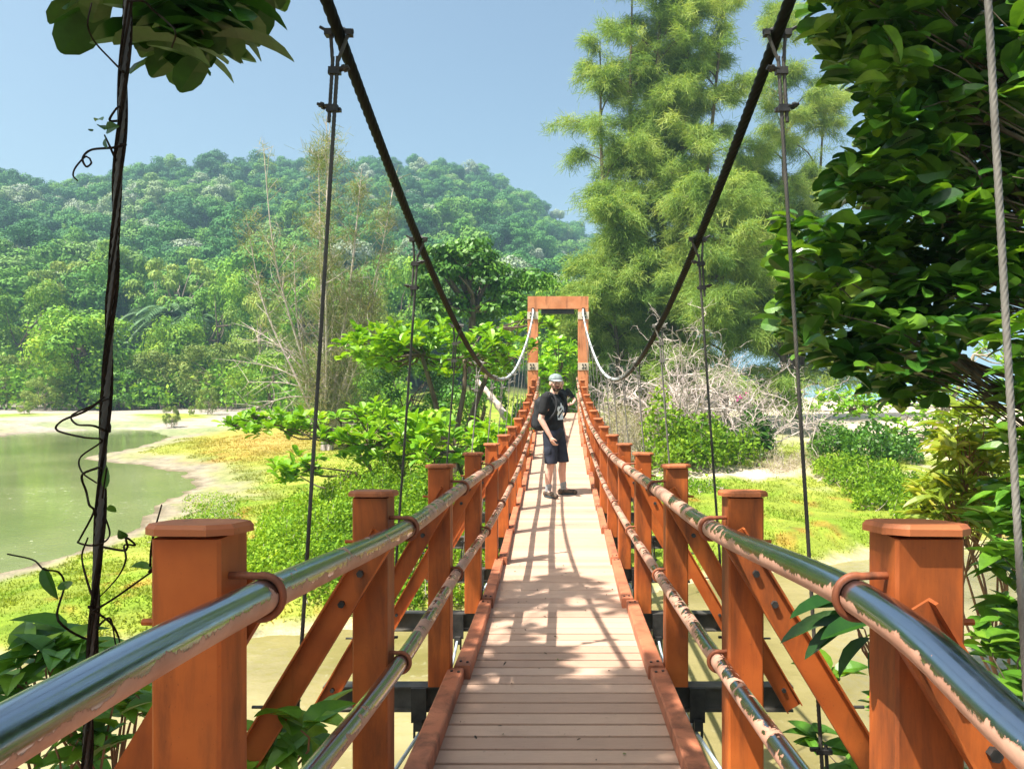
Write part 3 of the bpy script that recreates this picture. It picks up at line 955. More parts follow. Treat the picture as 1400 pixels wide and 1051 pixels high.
M['eye'] = plain_mat('eye', [(.3, (.02, .015, .012)), (.7, (.03, .02, .015))], 12, .2, .5, bstr=0)
M['eye_white'] = plain_mat('eye_white', [(.3, (.75, .72, .70)), (.7, (.8, .78, .76))], 12, .3, .5, bstr=0)
M['lip'] = plain_mat('lip', [(.3, (.38, .13, .11)), (.7, (.46, .17, .14))], 12, .5, .3, bstr=0)
M['teeth'] = M['eye_white']


def blob(name, mat, parent, shapes, voxel=.009, smooth=4, cut=None):
    """capsules and balls fused into one continuous skin"""
    mb = MB()
    for s in shapes:
        if s[0] == 'c': mb.capsule(s[1], s[2], s[3], s[4])
        elif s[0] == 'b': mb.ball(s[1], s[2], 16, 12)
    me = mb.mesh(name)
    o = bpy.data.objects.new(name, me); COL.objects.link(o)
    m1 = o.modifiers.new('r', 'REMESH'); m1.mode = 'VOXEL'; m1.voxel_size = voxel
    m2 = o.modifiers.new('s', 'SMOOTH'); m2.iterations = smooth; m2.factor = .5
    dg = bpy.context.evaluated_depsgraph_get(); dg.update()
    me2 = bpy.data.meshes.new_from_object(o.evaluated_get(dg)); me2.name = name
    o.modifiers.clear(); o.data = me2; bpy.data.meshes.remove(me)
    me2.materials.clear(); me2.materials.append(mat)
    me2.polygons.foreach_set('use_smooth', np.ones(len(me2.polygons), dtype=bool))
    if cut is not None:      # a straight hem
        bm = bmesh.new(); bm.from_mesh(me2)
        bmesh.ops.bisect_plane(bm, geom=bm.verts[:] + bm.edges[:] + bm.faces[:], plane_co=(0, 0, cut), plane_no=(0, 0, -1), clear_outer=True)
        bmesh.ops.holes_fill(bm, edges=[e for e in bm.edges if e.is_boundary])
        bm.to_mesh(me2); bm.free()
    if parent is not None: o.parent = parent
    return o


def hand(wr, dr, palm_n, side, size=.185):
    """palm, four unequal bent fingers and a thumb leaving the side of the palm; returns capsules"""
    dr = np.array(dr, float); dr /= np.linalg.norm(dr)
    pn = np.array(palm_n, float); pn -= dr * np.dot(pn, dr); pn /= np.linalg.norm(pn)
    ac = np.cross(dr, pn) * side     # towards the thumb
    wr = np.array(wr, float)
    out = [('c', wr, wr + dr * .05, .026, .030)]
    for a in (-.026, -.009, .009, .026):
        out.append(('c', wr + dr * .035 + ac * a, wr + dr * .085 + ac * a * 1.05, .015, .0125))
    for a, L in ((.029, .070), (.010, .080), (-.010, .074), (-.029, .058)):
        p0 = wr + dr * .085 + ac * a * 1.08
        d1 = dr * .93 + pn * .36; d2 = dr * .62 + pn * .78; d3 = dr * .2 + pn * .98
        p1 = p0 + d1 / np.linalg.norm(d1) * L * .45; p2 = p1 + d2 / np.linalg.norm(d2) * L * .32; p3 = p2 + d3 / np.linalg.norm(d3) * L * .23
        out += [('c', p0, p1, .0095, .0088), ('c', p1, p2, .0088, .008), ('c', p2, p3, .008, .007)]
    t0 = wr + dr * .028 + ac * .026; t1 = t0 + (dr * .6 + ac * .8 + pn * .25) * .036; t2 = t1 + (dr * .9 + ac * .28 + pn * .45) * .030
    out += [('c', t0, t1, .014, .0105), ('c', t1, t2, .0105, .0085)]
    return out


def make_person(name, label, loc, rz, J, shirt_mat, shorts_mat, head_turn=0., detail=True, cap=True):
    """local axes: +x the person's left hand side seen by the person as... x = right, y = forward, z = up"""
    sk = []
    V = lambda k: np.array(J[k], float)
    for s in ('r', 'l'):
        q = 1 if s == 'r' else -1
        hip, kn, an, toe = V('hip_' + s), V('knee_' + s), V('ankle_' + s), V('toe_' + s)
        sk += [('c', hip, kn * .35 + hip * .65, .088, .080), ('c', kn * .35 + hip * .65, kn, .080, .055), ('c', kn, kn * .62 + an * .38 + np.array([0, -.018, 0]), .053, .056),
               ('c', kn * .62 + an * .38 + np.array([0, -.018, 0]), an, .055, .036), ('c', an, an * .4 + toe * .6 + np.array([0, 0, -.02]), .036, .032)]
        sh, el, wr = V('sh_' + s), V('elbow_' + s), V('wrist_' + s)
        sk += [('c', sh, sh * .5 + el * .5, .058, .048), ('c', sh * .5 + el * .5, el, .048, .040), ('c', el, el * .65 + wr * .35, .042, .041), ('c', el * .65 + wr * .35, wr, .041, .027)]
        sk += hand(wr, V('hdir_' + s), V('palm_' + s), q)
    pel, ch, nk = V('pelvis'), V('chest'), V('neck')
    sk += [('b', pel, (.160, .112, .12)), ('b', pel * .5 + ch * .5, (.142, .105, .17)), ('b', ch, (.168, .112, .17)),
           ('c', ch + np.array([0, -.01, .12]), nk, .075, .056), ('c', V('sh_r') * .9 + np.array([0, 0, .0]), nk - np.array([0, 0, .03]), .052, .052), ('c', V('sh_l') * .9, nk - np.array([0, 0, .03]), .052, .052)]
    hc = V('head'); c, s_ = math.cos(head_turn), math.sin(head_turn)
    def hp(x, y, z): return hc + np.array([c * x - s_ * y, s_ * x + c * y, z])
    sk += [('c', nk - np.array([0, 0, .02]), hp(0, -.015, -.05), .056, .058), ('b', hp(0, -.012, .025), (.075, .092, .098)), ('b', hp(0, .018, -.045), (.060, .070, .062)), ('b', hp(0, .052, -.088), (.030, .028, .022)),
           ('c', hp(0, .082, .012), hp(0, .104, -.022), .010, .014), ('b', hp(.012, .094, -.026), .010), ('b', hp(-.012, .094, -.026), .010),
           ('c', hp(-.035, .075, .032), hp(.035, .075, .032), .013, .013), ('b', hp(.040, .060, -.022), .022), ('b', hp(-.040, .060, -.022), .022),
           ('b', hp(.078, -.008, -.008), (.012, .022, .032)), ('b', hp(-.078, -.008, -.008), (.012, .022, .032))]
    body = blob(name, M['skin'], None, sk, .0062, 3)
    tag(body, label, 'person')
    body.location = loc; body.rotation_euler = (0, 0, rz)
    # eyes, mouth
    for q in (-1, 1):
        e = MB(); e.ball(hp(.030 * q, .072, .010), .0125, 10, 8); eo = e.obj('eye', M['eye_white'], body, True)
        e = MB(); e.ball(hp(.030 * q, .081, .009), .0062, 8, 6); e.obj('pupil', M['eye'], eo, True)
        e = MB(); e.tube([hp(.012 * q, .090, .030), hp(.030 * q, .088, .036), hp(.048 * q, .076, .030)], [.004, .005, .003], 6); e.obj('eyebrow', M['hair'], body, True)
    e = MB(); e.tube(catmull([hp(-.028, .072, -.056), hp(-.012, .088, -.062), hp(.012, .088, -.062), hp(.028, .072, -.056)], .004), .0058, 8); e.obj('mouth', M['lip'], body, True)
    if detail:
        blob('beard', M['hair'], body, [('b', hp(0, .026, -.082), (.055, .056, .038)), ('c', hp(.058, .018, -.02), hp(.040, .050, -.078), .018, .022), ('c', hp(-.058, .018, -.02), hp(-.040, .050, -.078), .018, .022),
                                        ('c', hp(-.026, .080, -.046), hp(.026, .080, -.046), .010, .010), ('b', hp(0, .062, -.098), (.030, .026, .022))], .006, 2)
    blob('hair', M['hair'], body, [('b', hp(0, -.030, .035), (.079, .085, .090)), ('b', hp(0, -.045, -.01), (.074, .062, .055))], .007, 2)
    # shirt
    def shirt():
        L = [('b', ch, (.188, .132, .185)), ('b', pel * .5 + ch * .5 + np.array([0, 0, .0]), (.168, .128, .19)), ('c', pel + np.array([-.055, 0, .03]), pel * .5 + ch * .5, .115, .120), ('c', pel + np.array([.055, 0, .03]), pel * .5 + ch * .5, .115, .120),
             ('c', V('sh_r') * .92, nk - np.array([0, 0, .055]), .066, .064), ('c', V('sh_l') * .92, nk - np.array([0, 0, .055]), .066, .064)]
        for s in ('r', 'l'):
            sh, el = V('sh_' + s), V('elbow_' + s)
            L += [('c', sh, sh * .55 + el * .45, .074, .070), ('c', sh * .55 + el * .45, sh * .36 + el * .64, .068, .067)]
        return L
    blob('shirt', shirt_mat, body, shirt(), .008, 4, .835)
    def shorts():
        L = [('b', pel + np.array([0, 0, -.02]), (.178, .128, .13))]
        for s in ('r', 'l'):
            hip, kn = V('hip_' + s), V('knee_' + s)
            L += [('c', hip, hip * .55 + kn * .45, .108, .100), ('c', hip * .55 + kn * .45, hip * .02 + kn * .98, .098, .092)]
            o_ = np.array([.10 if s == 'r' else -.10, 0, 0]); mid = hip * .42 + kn * .58
            L += [('b', mid + o_ * .85, (.022, .06, .075))]
        return L
    blob('shorts', shorts_mat, body, shorts(), .0085, 3, .475)
    for s in ('r', 'l'):
        an, toe, kn = V('ankle_' + s), V('toe_' + s), V('knee_' + s)
        blob('sock', M['sock'], body, [('c', an + np.array([0, 0, -.02]), an * .80 + kn * .20, .043, .047)], .007, 2)
        d = toe - an; d[2] = 0; d /= np.linalg.norm(d)
        ft = np.array([an[0], an[1], 0.])
        so = blob('shoe', M['shoe'], body, [('c', ft + np.array([0, 0, .045]) - d * .045, ft + d * .02 + np.array([0, 0, .05]), .044, .046), ('c', ft + d * .02 + np.array([0, 0, .047]), ft + d * .15 + np.array([0, 0, .036]), .044, .038), ('c', an + np.array([0, 0, -.03]) - d * .01, ft + np.array([0, 0, .06]), .048, .05), ('c', ft + d * .15 + np.array([0, 0, .034]), ft + d * .175 + np.array([0, 0, .032]), .037, .032)], .008, 3)
        sm = MB(); sdv = np.cross(d, [0, 0, 1.])
        th = np.linspace(0, 2 * np.pi, 20, endpoint=False); ol = np.stack([np.cos(th), np.sin(th)], 1)
        px_ = ol[:, 0] * .135 + .058; py_ = ol[:, 1] * (.046 - .004 * ol[:, 0])
        a = ft + px_[:, None] * d + py_[:, None] * sdv + np.array([0, 0, .003]); b_ = a + np.array([0, 0, .022])
        ii = np.arange(20); sm.add(np.concatenate([a, b_]), [np.stack([ii, (ii + 1) % 20, (ii + 1) % 20 + 20, ii + 20], 1), ii[None, ::-1], ii[None] + 20])
        sm.obj('sole', M['cap_dark'], so)
    if cap:
        cb = blob('cap', M['cap_cloth'], body, [('b', hp(0, -.010, .060), (.088, .104, .078)), ('c', hp(-.05, .05, .058), hp(.05, .05, .058), .030, .030)], .007, 3)
        br = MB(); n = 13; th = np.linspace(-1.25, 1.25, n)
        inn = np.array([hp(.084 * math.sin(t), .078 * math.cos(t) + .005, .052 - .0 * abs(t)) for t in th])
        outr = np.array([hp(.084 * math.sin(t) * 1.02, .005 + .078 * math.cos(t) + .075 * math.cos(t * .95) ** .8, .046 - .030 * math.cos(t) + .012 * math.cos(t)) for t in th])
        tp = np.concatenate([inn, outr]); bt = tp - np.array([0, 0, .006])
        i = np.arange(n - 1)
        qs = np.concatenate([np.stack([i, i + 1, i + n + 1, i + n], 1), np.stack([i, i + n, i + n + 1, i + 1], 1) + 2 * n, np.stack([i + n, i + n + 1, i + 3 * n + 1, i + 3 * n], 1)])
        br.add(np.concatenate([tp, bt]), [qs]); br.obj('brim', M['sock'], cb, True)
        blob('cap_back', M['cap_dark'], cb, [('b', hp(0, -.035, .062), (.086, .086, .074))], .007, 2)
    return body


# man in the middle of the bridge: right arm to the viewer, chest turned to the viewer's right
mx = P(757, 676, 10.4)
mz = zd(mx[1]) + .003
ang = math.radians(58)            # forward = (sin, -cos)
J = dict(pelvis=(0, 0, .93), chest=(0, .0, 1.24), neck=(0, .0, 1.475), head=(0, .035, 1.60),
         hip_r=(.095, 0, .88), knee_r=(.125, .035, .48), ankle_r=(.135, -.01, .085), toe_r=(.175, .14, .03),
         hip_l=(-.095, 0, .88), knee_l=(-.135, .07, .48), ankle_l=(-.165, .06, .085), toe_l=(-.27, .19, .03),
         sh_r=(.195, -.005, 1.395), elbow_r=(.265, -.045, 1.10), wrist_r=(.235, .10, .855), hdir_r=(-.15, .35, -.9), palm_r=(-.8, .35, .1),
         sh_l=(-.195, -.005, 1.395), elbow_l=(-.225, -.05, 1.10), wrist_l=(-.205, .05, .86), hdir_l=(.05, .3, -.95), palm_l=(.9, .2, 0))
# local x=right, y=forward; rotate so that forward -> (sin a, -cos a)
# right of a person facing (sin a, -cos a) is (-cos a, -sin a)
def person_frame(J):
    K = {}
    for k, v in J.items(): K[k] = (-v[0], -v[1], v[2])       # facing -y, right hand at -x
    return K


def make(name, label, loc, a, J, *args, **kw):
    # build facing -y in local space by turning the joints half round
    return make_person(name, label, loc, math.pi + a, {k: v for k, v in J.items()}, *args, **kw)


man = make('person', 'bearded man in black t-shirt, navy shorts and pale cap standing mid-bridge', (mx[0], mx[1], mz), ang, J, M['shirt'], M['shorts'], head_turn=math.radians(-42))
# printed patch on the chest, following the cloth: laid from a grid pushed onto the shirt
shirt = [c for c in man.children if c.name.startswith('shirt')][0]
from mathutils.bvhtree import BVHTree
bv = BVHTree.FromPolygons([v.co[:] for v in shirt.data.vertices], [p.vertices[:] for p in shirt.data.polygons])


def on_shirt(u, z):
    h = bv.ray_cast(Vector((u, .6, z)), Vector((0, -1, 0)))
    return np.array(h[0]) + np.array(h[1]) * .003 if h[0] else np.array([u, .13, z])


def patch(name, outline, mat, lift, parent):
    # triangulated grid inside the outline
    mb = MB(); pl = np.array(outline); lo, hi = pl.min(0), pl.max(0)
    nu, nv = 26, 34
    U = np.linspace(lo[0], hi[0], nu); Z = np.linspace(lo[1], hi[1], nv)
    g = np.array([[on_shirt(u, z) + np.array([0, lift, 0]) for u in U] for z in Z])
    fs = []
    for i in range(nv - 1):
        for j in range(nu - 1):
            cu, cz = (U[j] + U[j + 1]) / 2, (Z[i] + Z[i + 1]) / 2
            if poly_sd(np.array([cu]), np.array([cz]), pl)[0] < 0: fs.append([i * nu + j, i * nu + j + 1, (i + 1) * nu + j + 1, (i + 1) * nu + j])
    mb.add(g.reshape(-1, 3), np.array(fs)); return mb.obj(name, mat, parent, True)


pr = patch('chest_print', [(-.075, 1.085), (.075, 1.085), (.075, 1.20), (.095, 1.25), (.06, 1.28), (.03, 1.265), (.0, 1.33), (-.02, 1.28), (-.05, 1.285), (-.09, 1.22), (-.06, 1.19), (-.085, 1.15)], M['white_print'], .0, shirt)
patch('print_stroke', [(-.06, 1.20), (-.02, 1.185), (.05, 1.105), (.07, 1.125), (.0, 1.205), (-.04, 1.235)], M['shirt'], .002, pr)
patch('print_stroke', [(.0, 1.245), (.045, 1.205), (.06, 1.22), (.02, 1.262)], M['shirt'], .002, pr)

# backpack on the man's back
bp = thing('backpack', 'black backpack worn on the bearded man\'s back', 'backpack', (mx[0], mx[1], mz), math.pi + ang)
blob('pack_body', M['pack'], bp, [('c', (.075, -.215, 1.00), (.07, -.20, 1.32), .085, .07), ('c', (-.075, -.215, 1.00), (-.07, -.20, 1.32), .085, .07), ('c', (0, -.225, 1.0), (0, -.21, 1.34), .095, .075)], .010, 4)
blob('front_pocket', M['pack'], bp, [('c', (.06, -.30, 1.00), (.05, -.285, 1.14), .045, .040), ('c', (-.06, -.30, 1.00), (-.05, -.285, 1.14), .045, .040), ('c', (0, -.31, 1.0), (0, -.295, 1.14), .05, .045)], .009, 3)
for q in (-1, 1):
    st = MB(); st.tube(catmull([(.10 * q, -.15, 1.36), (.115 * q, -.06, 1.462), (.12 * q, .06, 1.445), (.128 * q, .128, 1.34), (.15 * q, .118, 1.20), (.185 * q, .02, 1.08), (.13 * q, -.15, 1.0)], .02), .016, 8)
    st.obj('strap', M['pack'], bp, True)

# second person beyond the far end, mostly hidden by the man
px2 = P(767, 533, 20.9)
J2 = dict(J); J2.update(elbow_l=(-.40, .02, 1.13), wrist_l=(-.30, .19, 1.02), hdir_l=(.85, .25, -.1), palm_l=(.2, -.9, -.2), elbow_r=(.30, .0, 1.12), wrist_r=(.18, .2, 1.05), hdir_r=(-.8, .3, .1), palm_r=(-.2, -.9, -.2),
                        ankle_l=(-.13, 0, .085), toe_l=(-.17, .14, .03), knee_l=(-.12, .03, .48))
zz2 = -.37 - 1.42
make('person', 'person in dark t-shirt with elbow out, half hidden behind the bearded man', (px2[0], px2[1], zz2), 0.12, J2, M['shirt'], M['shorts'], head_turn=0., detail=False, cap=False)
# ================================================================== VEGETATION
M['hill_leaf'] = leaf_mat('forest_leaf', [(0, (.035, .11, .04)), (.3, (.06, .18, .04)), (.55, (.12, .26, .03)), (.75, (.19, .28, .10)), (1, (.29, .33, .26))], trans=.15, rough=.7, spec=.15, rand=0)
M['belt_leaf'] = leaf_mat('shore_tree_leaf', [(0, (.05, .14, .012)), (.5, (.14, .29, .02)), (1, (.32, .44, .035))], trans=.25, rough=.6, spec=.2, rand=.3)
M['olive_leaf'] = leaf_mat('olive_leaf', [(0, (.09, .17, .028)), (.5, (.20, .29, .05)), (1, (.36, .41, .09))], trans=.25, rough=.6, spec=.2, rand=.25)
M['dark_leaf'] = leaf_mat('dark_leaf', [(0, (.025, .09, .010)), (.5, (.075, .20, .014)), (1, (.19, .36, .025))], trans=.2, rough=.5, spec=.3, rand=.15)
M['almond_leaf'] = leaf_mat('almond_leaf', [(0, (.08, .22, .010)), (.5, (.19, .40, .015)), (.95, (.34, .50, .03)), (1, (.40, .24, .04))], trans=.35, rough=.42, spec=.4, rand=.1)
M['needle'] = leaf_mat('casuarina_needle', [(0, (.08, .16, .035)), (.5, (.22, .33, .07)), (1, (.42, .49, .14))], trans=.4, rough=.7, spec=.1, rand=.1)
M['needle_dry'] = leaf_mat('thin_needle', [(0, (.10, .14, .05)), (.6, (.20, .24, .10)), (1, (.38, .32, .20))], trans=.4, rough=.7, spec=.1, rand=.1)
M['near_leaf'] = leaf_mat('glossy_leaf', [(0, (.012, .055, .010)), (.45, (.05, .155, .016)), (.85, (.19, .36, .028)), (1, (.34, .36, .04))], trans=.3, rough=.33, spec=.5, rand=.08, mottle=14.)
M['shrub_leaf'] = leaf_mat('shrub_leaf', [(0, (.03, .10, .010)), (.5, (.09, .23, .018)), (1, (.24, .40, .035))], trans=.3, rough=.4, spec=.4, rand=.15, mottle=14.)
M['weed_leaf'] = leaf_mat('weed_leaf', [(0, (.05, .14, .008)), (.45, (.20, .35, .016)), (1, (.40, .50, .04))], trans=.35, rough=.6, spec=.2, rand=.12)
M['yellow_leaf'] = leaf_mat('drooping_leaf', [(0, (.12, .21, .015)), (.6, (.25, .33, .03)), (1, (.42, .36, .045))], trans=.4, rough=.42, spec=.4, rand=.05)
M['palm_leaf'] = leaf_mat('palm_leaf', [(0, (.04, .11, .04)), (1, (.12, .22, .08))], trans=.2, rough=.45, spec=.4, rand=.2)
M['grass'] = leaf_mat('grass_blade', None, trans=.35, rough=.7, spec=.15, rand=0, colattr=True)
M['dry_brush'] = leaf_mat('dry_brush', [(0, (.30, .25, .17)), (.6, (.42, .38, .24)), (1, (.26, .33, .08))], trans=.25, rough=.8, spec=.1, rand=0)
M['flower'] = plain_mat('flower', [(.3, (.5, .03, .2)), (.7, (.7, .08, .35))], 20, .6, .2, bstr=0)


def ground_at(x, y):
    return float(terr(np.array([x]), np.array([y]))[0])


def spot(px, d):
    p = P(px, HOR, d)
    return np.array([p[0], p[1], ground_at(p[0], p[1])])


def crown_leaves(mb, cen, rad, nl, nleaf, L, aspect=.6, kind='quad', lobe=.38, shell=.75, upb=.25, tone=None, flat=1., up_leaf=.0):
    """lumpy crown: leaf clumps on the skins of many lobes"""
    cen = np.array(cen, float); rad = np.array(rad, float)
    dirs = rvec(nl, upb)
    rr = rng.uniform(.45, 1., nl) ** .5 * shell
    lc = cen + dirs * rr[:, None] * rad
    lr = lobe * rng.uniform(.6, 1.25, nl)
    k = nleaf // nl
    idx = np.repeat(np.arange(nl), k)
    dv = rvec(len(idx), .25)
    pos = lc[idx] + dv * (lr[idx] * rng.uniform(.55, 1.08, len(idx)))[:, None] * rad * np.array([1, 1, flat])
    nrm = dv + rvec(len(idx)) * .38 + np.array([0, 0, .2 + up_leaf])
    tang = np.cross(nrm, rvec(len(idx))); tang[:, 2] -= .25
    v = np.clip(rng.uniform(0, 1, nl)[idx] * .55 + rng.uniform(0, .45, len(idx)), 0, 1)
    if tone is not None: v = np.clip(v * .35 + tone, 0, 1)
    mb.leaves(pos, tang, nrm, L * rng.uniform(.6, 1.3, len(idx)), L * aspect * rng.uniform(.7, 1.2, len(idx)), v, kind)
    return lc


def limbs(mb, base, targets, r0, fork=.35, bend=.08, n=6):
    """a tapered trunk and limbs that leave it for the given points"""
    base = np.array(base, float); T = np.array(targets, float)
    top = T.mean(0); top = base + (top - base) * np.array([.6, .6, 1.])
    h = np.linalg.norm(top - base)
    tr = catmull([base - np.array([0, 0, .02 * h]), base + (top - base) * .3 + rng.normal(size=3) * bend * h * np.array([1, 1, 0]), base + (top - base) * .65 + rng.normal(size=3) * bend * h * np.array([1, 1, .0]), top], h / 12)
    mb.tube(tr, np.linspace(r0, r0 * .3, len(tr)), n + 2)
    for t in T:
        i = int(len(tr) * rng.uniform(fork, .92)); s = tr[i]
        mid = (s + t) / 2 + rng.normal(size=3) * np.linalg.norm(t - s) * .12 + np.array([0, 0, -.06 * np.linalg.norm(t - s)])
        c = catmull([s, mid, t], max(np.linalg.norm(t - s) / 6, .01))
        mb.tube(c, np.linspace(r0 * .38, r0 * .07, len(c)), n)


# ---------- prototypes of far trees, unit height and width
def proto(kind):
    c = MB(); t = MB()
    if kind == 'round':
        lc = crown_leaves(c, (0, 0, .55), (.45, .45, .40), 46, 9000, .036, lobe=.30, upb=.35)
        limbs(t, (0, 0, 0), lc[::4], .035)
    elif kind == 'tall':
        lc = crown_leaves(c, (0, 0, .62), (.40, .40, .34), 26, 6000, .032, lobe=.30, shell=1., upb=.1)
        limbs(t, (0, 0, 0), lc[::2], .024)
    elif kind == 'open':
        lc = crown_leaves(c, (0, 0, .66), (.46, .46, .28), 34, 5200, .034, lobe=.24, shell=1., upb=.3, flat=.6)
        limbs(t, (0, 0, 0), lc, .022, fork=.2)
    elif kind == 'bushy':
        lc = crown_leaves(c, (0, 0, .45), (.45, .45, .42), 50, 7000, .034, lobe=.24, shell=1., upb=.15)
        limbs(t, (0, 0, 0), lc[::3], .02, fork=.1)
    return c, t


_protos = {}


def tree_from(kind, mat, bark, name, label, cat, group, px, d, ytop, wpx, rot=None):
    b = spot(px, d)
    H = (HOR - ytop) / 1000. * d - b[2]; W = wpx / 1000. * d
    key = (kind, mat)
    rz = rng.uniform(0, 6.28) if rot is None else rot
    if key not in _protos:
        r = thing(name, label, cat, b, rz, group, (W, W, H))
        c, t = proto(kind)
        c.obj('crown', M[mat], r); t.obj('trunk', M[bark], r)
        _protos[key] = r
        return r
    return dup(_protos[key], label, b, rz, (W, W, H), group, name)


BELT = [
    ('round', 'belt_leaf', 'bark', 116, 60, 405, 176, 'big rounded tree with sunlit yellow-green top on the far shore of the lagoon'),
    ('bushy', 'olive_leaf', 'bark_pale', 12, 61, 470, 96, 'low pale green bush at the left end of the far shore'),
    ('bushy', 'olive_leaf', 'bark_pale', 62, 58, 505, 66, 'small light green bush in front of the big rounded tree'),
    ('tall', 'belt_leaf', 'bark', 40, 72, 378, 130, 'bright green tree behind and left of the big rounded tree'),
    ('open', 'olive_leaf', 'bark_pale', 100, 86, 345, 120, 'olive spreading tree rising behind the big rounded tree'),
    ('tall', 'belt_leaf', 'bark', 168, 92, 322, 100, 'yellow-green tree just right of the vine-wrapped hanger, at the hill foot'),
    ('open', 'olive_leaf', 'bark_pale', 238, 84, 342, 128, 'umbrella-shaped olive tree with a pale forked trunk at the hill foot'),
    ('tall', 'belt_leaf', 'bark', 300, 74, 372, 112, 'yellowish tree right of the umbrella-shaped olive tree'),
    ('round', 'belt_leaf', 'bark', 245, 66, 420, 120, 'mid green rounded tree between the big rounded tree and the sandy bank'),
    ('bushy', 'olive_leaf', 'bark_pale', 215, 62, 465, 110, 'grey-green bush with bare twigs above the sandy bank'),
    ('bushy', 'olive_leaf', 'bark_pale', 298, 60, 450, 110, 'tangled olive bush behind the two mud-flat saplings'),
    ('bushy', 'dark_leaf', 'bark', 165, 59, 500, 90, 'dark low bush at the right foot of the big rounded tree'),
    ('tall', 'olive_leaf', 'bark_pale', 352, 66, 395, 110, 'thin olive tree at the left edge of the half-bare casuarina'),
    ('round', 'belt_leaf', 'bark', 330, 88, 340, 110, 'dark crowned tree high on the hill foot left of the half-bare casuarina'),
    ('bushy', 'belt_leaf', 'bark', 368, 52, 470, 120, 'light green bush behind the lower branches of the half-bare casuarina'),
    ('tall', 'belt_leaf', 'bark', 420, 74, 370, 120, 'green tree seen through the half-bare casuarina'),
    ('round', 'olive_leaf', 'bark', 500, 62, 385, 120, 'olive tree between the half-bare casuarina and the dark layered tree'),
    ('tall', 'belt_leaf', 'bark', 545, 72, 350, 120, 'soft green tree left of the dark layered tree'),
    ('bushy', 'belt_leaf', 'bark', 465, 44, 440, 130, 'fresh green bush right of the half-bare casuarina trunks'),
    ('round', 'belt_leaf', 'bark', 760, 58, 350, 110, 'hazy green tree seen above the far tower beam'),
    ('bushy', 'dark_leaf', 'bark', 560, 30, 470, 150, 'shady dark bush behind the upper sea almond branches'),
    ('bushy', 'dark_leaf', 'bark', 665, 27, 455, 150, 'shady dark bush left of the far tower'),
    ('bushy', 'dark_leaf', 'bark', 768, 27, 452, 105, 'dark green bush framed by the far tower'),
    ('tall', 'belt_leaf', 'bark', -60, 74, 360, 150, 'tall green tree just past the left edge of the far shore'),
]
for k, m_, bk, px, d, yt, w_, lab in BELT:
    nm = {'round': 'broadleaf_tree', 'tall': 'broadleaf_tree', 'open': 'spreading_tree', 'bushy': 'bush'}[k]
    tree_from(k, m_, bk, nm, lab, 'bush' if k == 'bushy' else 'tree', 'trees and bushes along the far shore', px, d, yt, w_)

# saplings standing on the mud flat
for px, d, yt, w_, lab in [(234, 42, 549, 24, 'small yellow-green sapling standing at the tip of the lagoon'), (284, 51, 522, 34, 'bushy green sapling on the mud beside the sandy bank'),
                           (33, 52, 545, 22, 'little round sapling on the mud at the left edge'), (262, 49, 552, 10, 'tiny sapling on the mud between two larger saplings')]:
    tree_from('bushy', 'olive_leaf', 'bark', 'sapling', lab, 'sapling', 'mangrove saplings on the mud flat', px, d, yt, w_)


# ---------- palms
def palm_proto(r):
    t = MB(); t.tube(catmull([(0, 0, -.02), (.02, 0, .3), (.0, .02, .6), (.01, 0, .78)], .05), np.linspace(.028, .018, len(catmull([(0, 0, -.02), (.02, 0, .3), (.0, .02, .6), (.01, 0, .78)], .05))), 8)
    t.obj('trunk', M['bark_pale'], r)
    c = MB()
    for k in range(22):
        az = k * 2.4 + rng.uniform(-.2, .2); el = rng.uniform(-.1, 1.25)
        L = rng.uniform(.32, .42)
        t_ = np.linspace(0, 1, 16)
        rad_ = L * (np.cos(el) * t_ + .1 * t_ ** 2); zz = L * (np.sin(el) * t_ - (.55 + .3 * np.cos(el)) * t_ ** 2.2)
        pts = np.c_[np.cos(az) * rad_, np.sin(az) * rad_, .78 + zz]
        c.tube(pts, np.linspace(.006, .001, 16), 4, v=.3)
        T = np.gradient(pts, axis=0); T /= np.linalg.norm(T, axis=1, keepdims=True)
        sd = np.cross(T, [0, 0, 1.]); sd /= np.linalg.norm(sd, axis=1, keepdims=True) + 1e-9
        for s in (-1, 1):
            dd = sd * s + T * .7 + np.array([0, 0, -.35])
            c.leaves(pts[1:], dd[1:], np.tile([0, 0, 1.], (15, 1)) + rvec(15) * .2, .11 * (1 - .55 * np.abs(t_[1:] - .4)), .022, rng.uniform(0, 1), 'quad')
    c.obj('crown', M['palm_leaf'], r)


_palm = None
for px, d, yt, lab in [(24, 94, 372, 'leftmost palm of the grove at the hill foot'), (58, 90, 366, 'palm with upright fronds second from the left at the hill foot'), (2, 88, 380, 'palm at the very left edge of the grove'),
                       (92, 98, 392, 'low palm at the right end of the left grove'), (205, 80, 398, 'palm behind the mid green rounded tree'), (232, 78, 392, 'palm with drooping fronds below the umbrella-shaped olive tree'),
                       (285, 96, 378, 'palm tucked behind the yellowish tree at the hill foot'), (268, 77, 408, 'short palm right of the drooping palm')]:
    b = spot(px, d); H = (HOR - yt) / 1000 * d - b[2]; H *= .95
    if _palm is None:
        _palm = thing('palm_tree', lab, 'palm', b, 0, 'palms at the hill foot', max(H, 7)); palm_proto(_palm)
    else:
        dup(_palm, lab, b, rng.uniform(0, 6), max(H, 7), name='palm_tree')


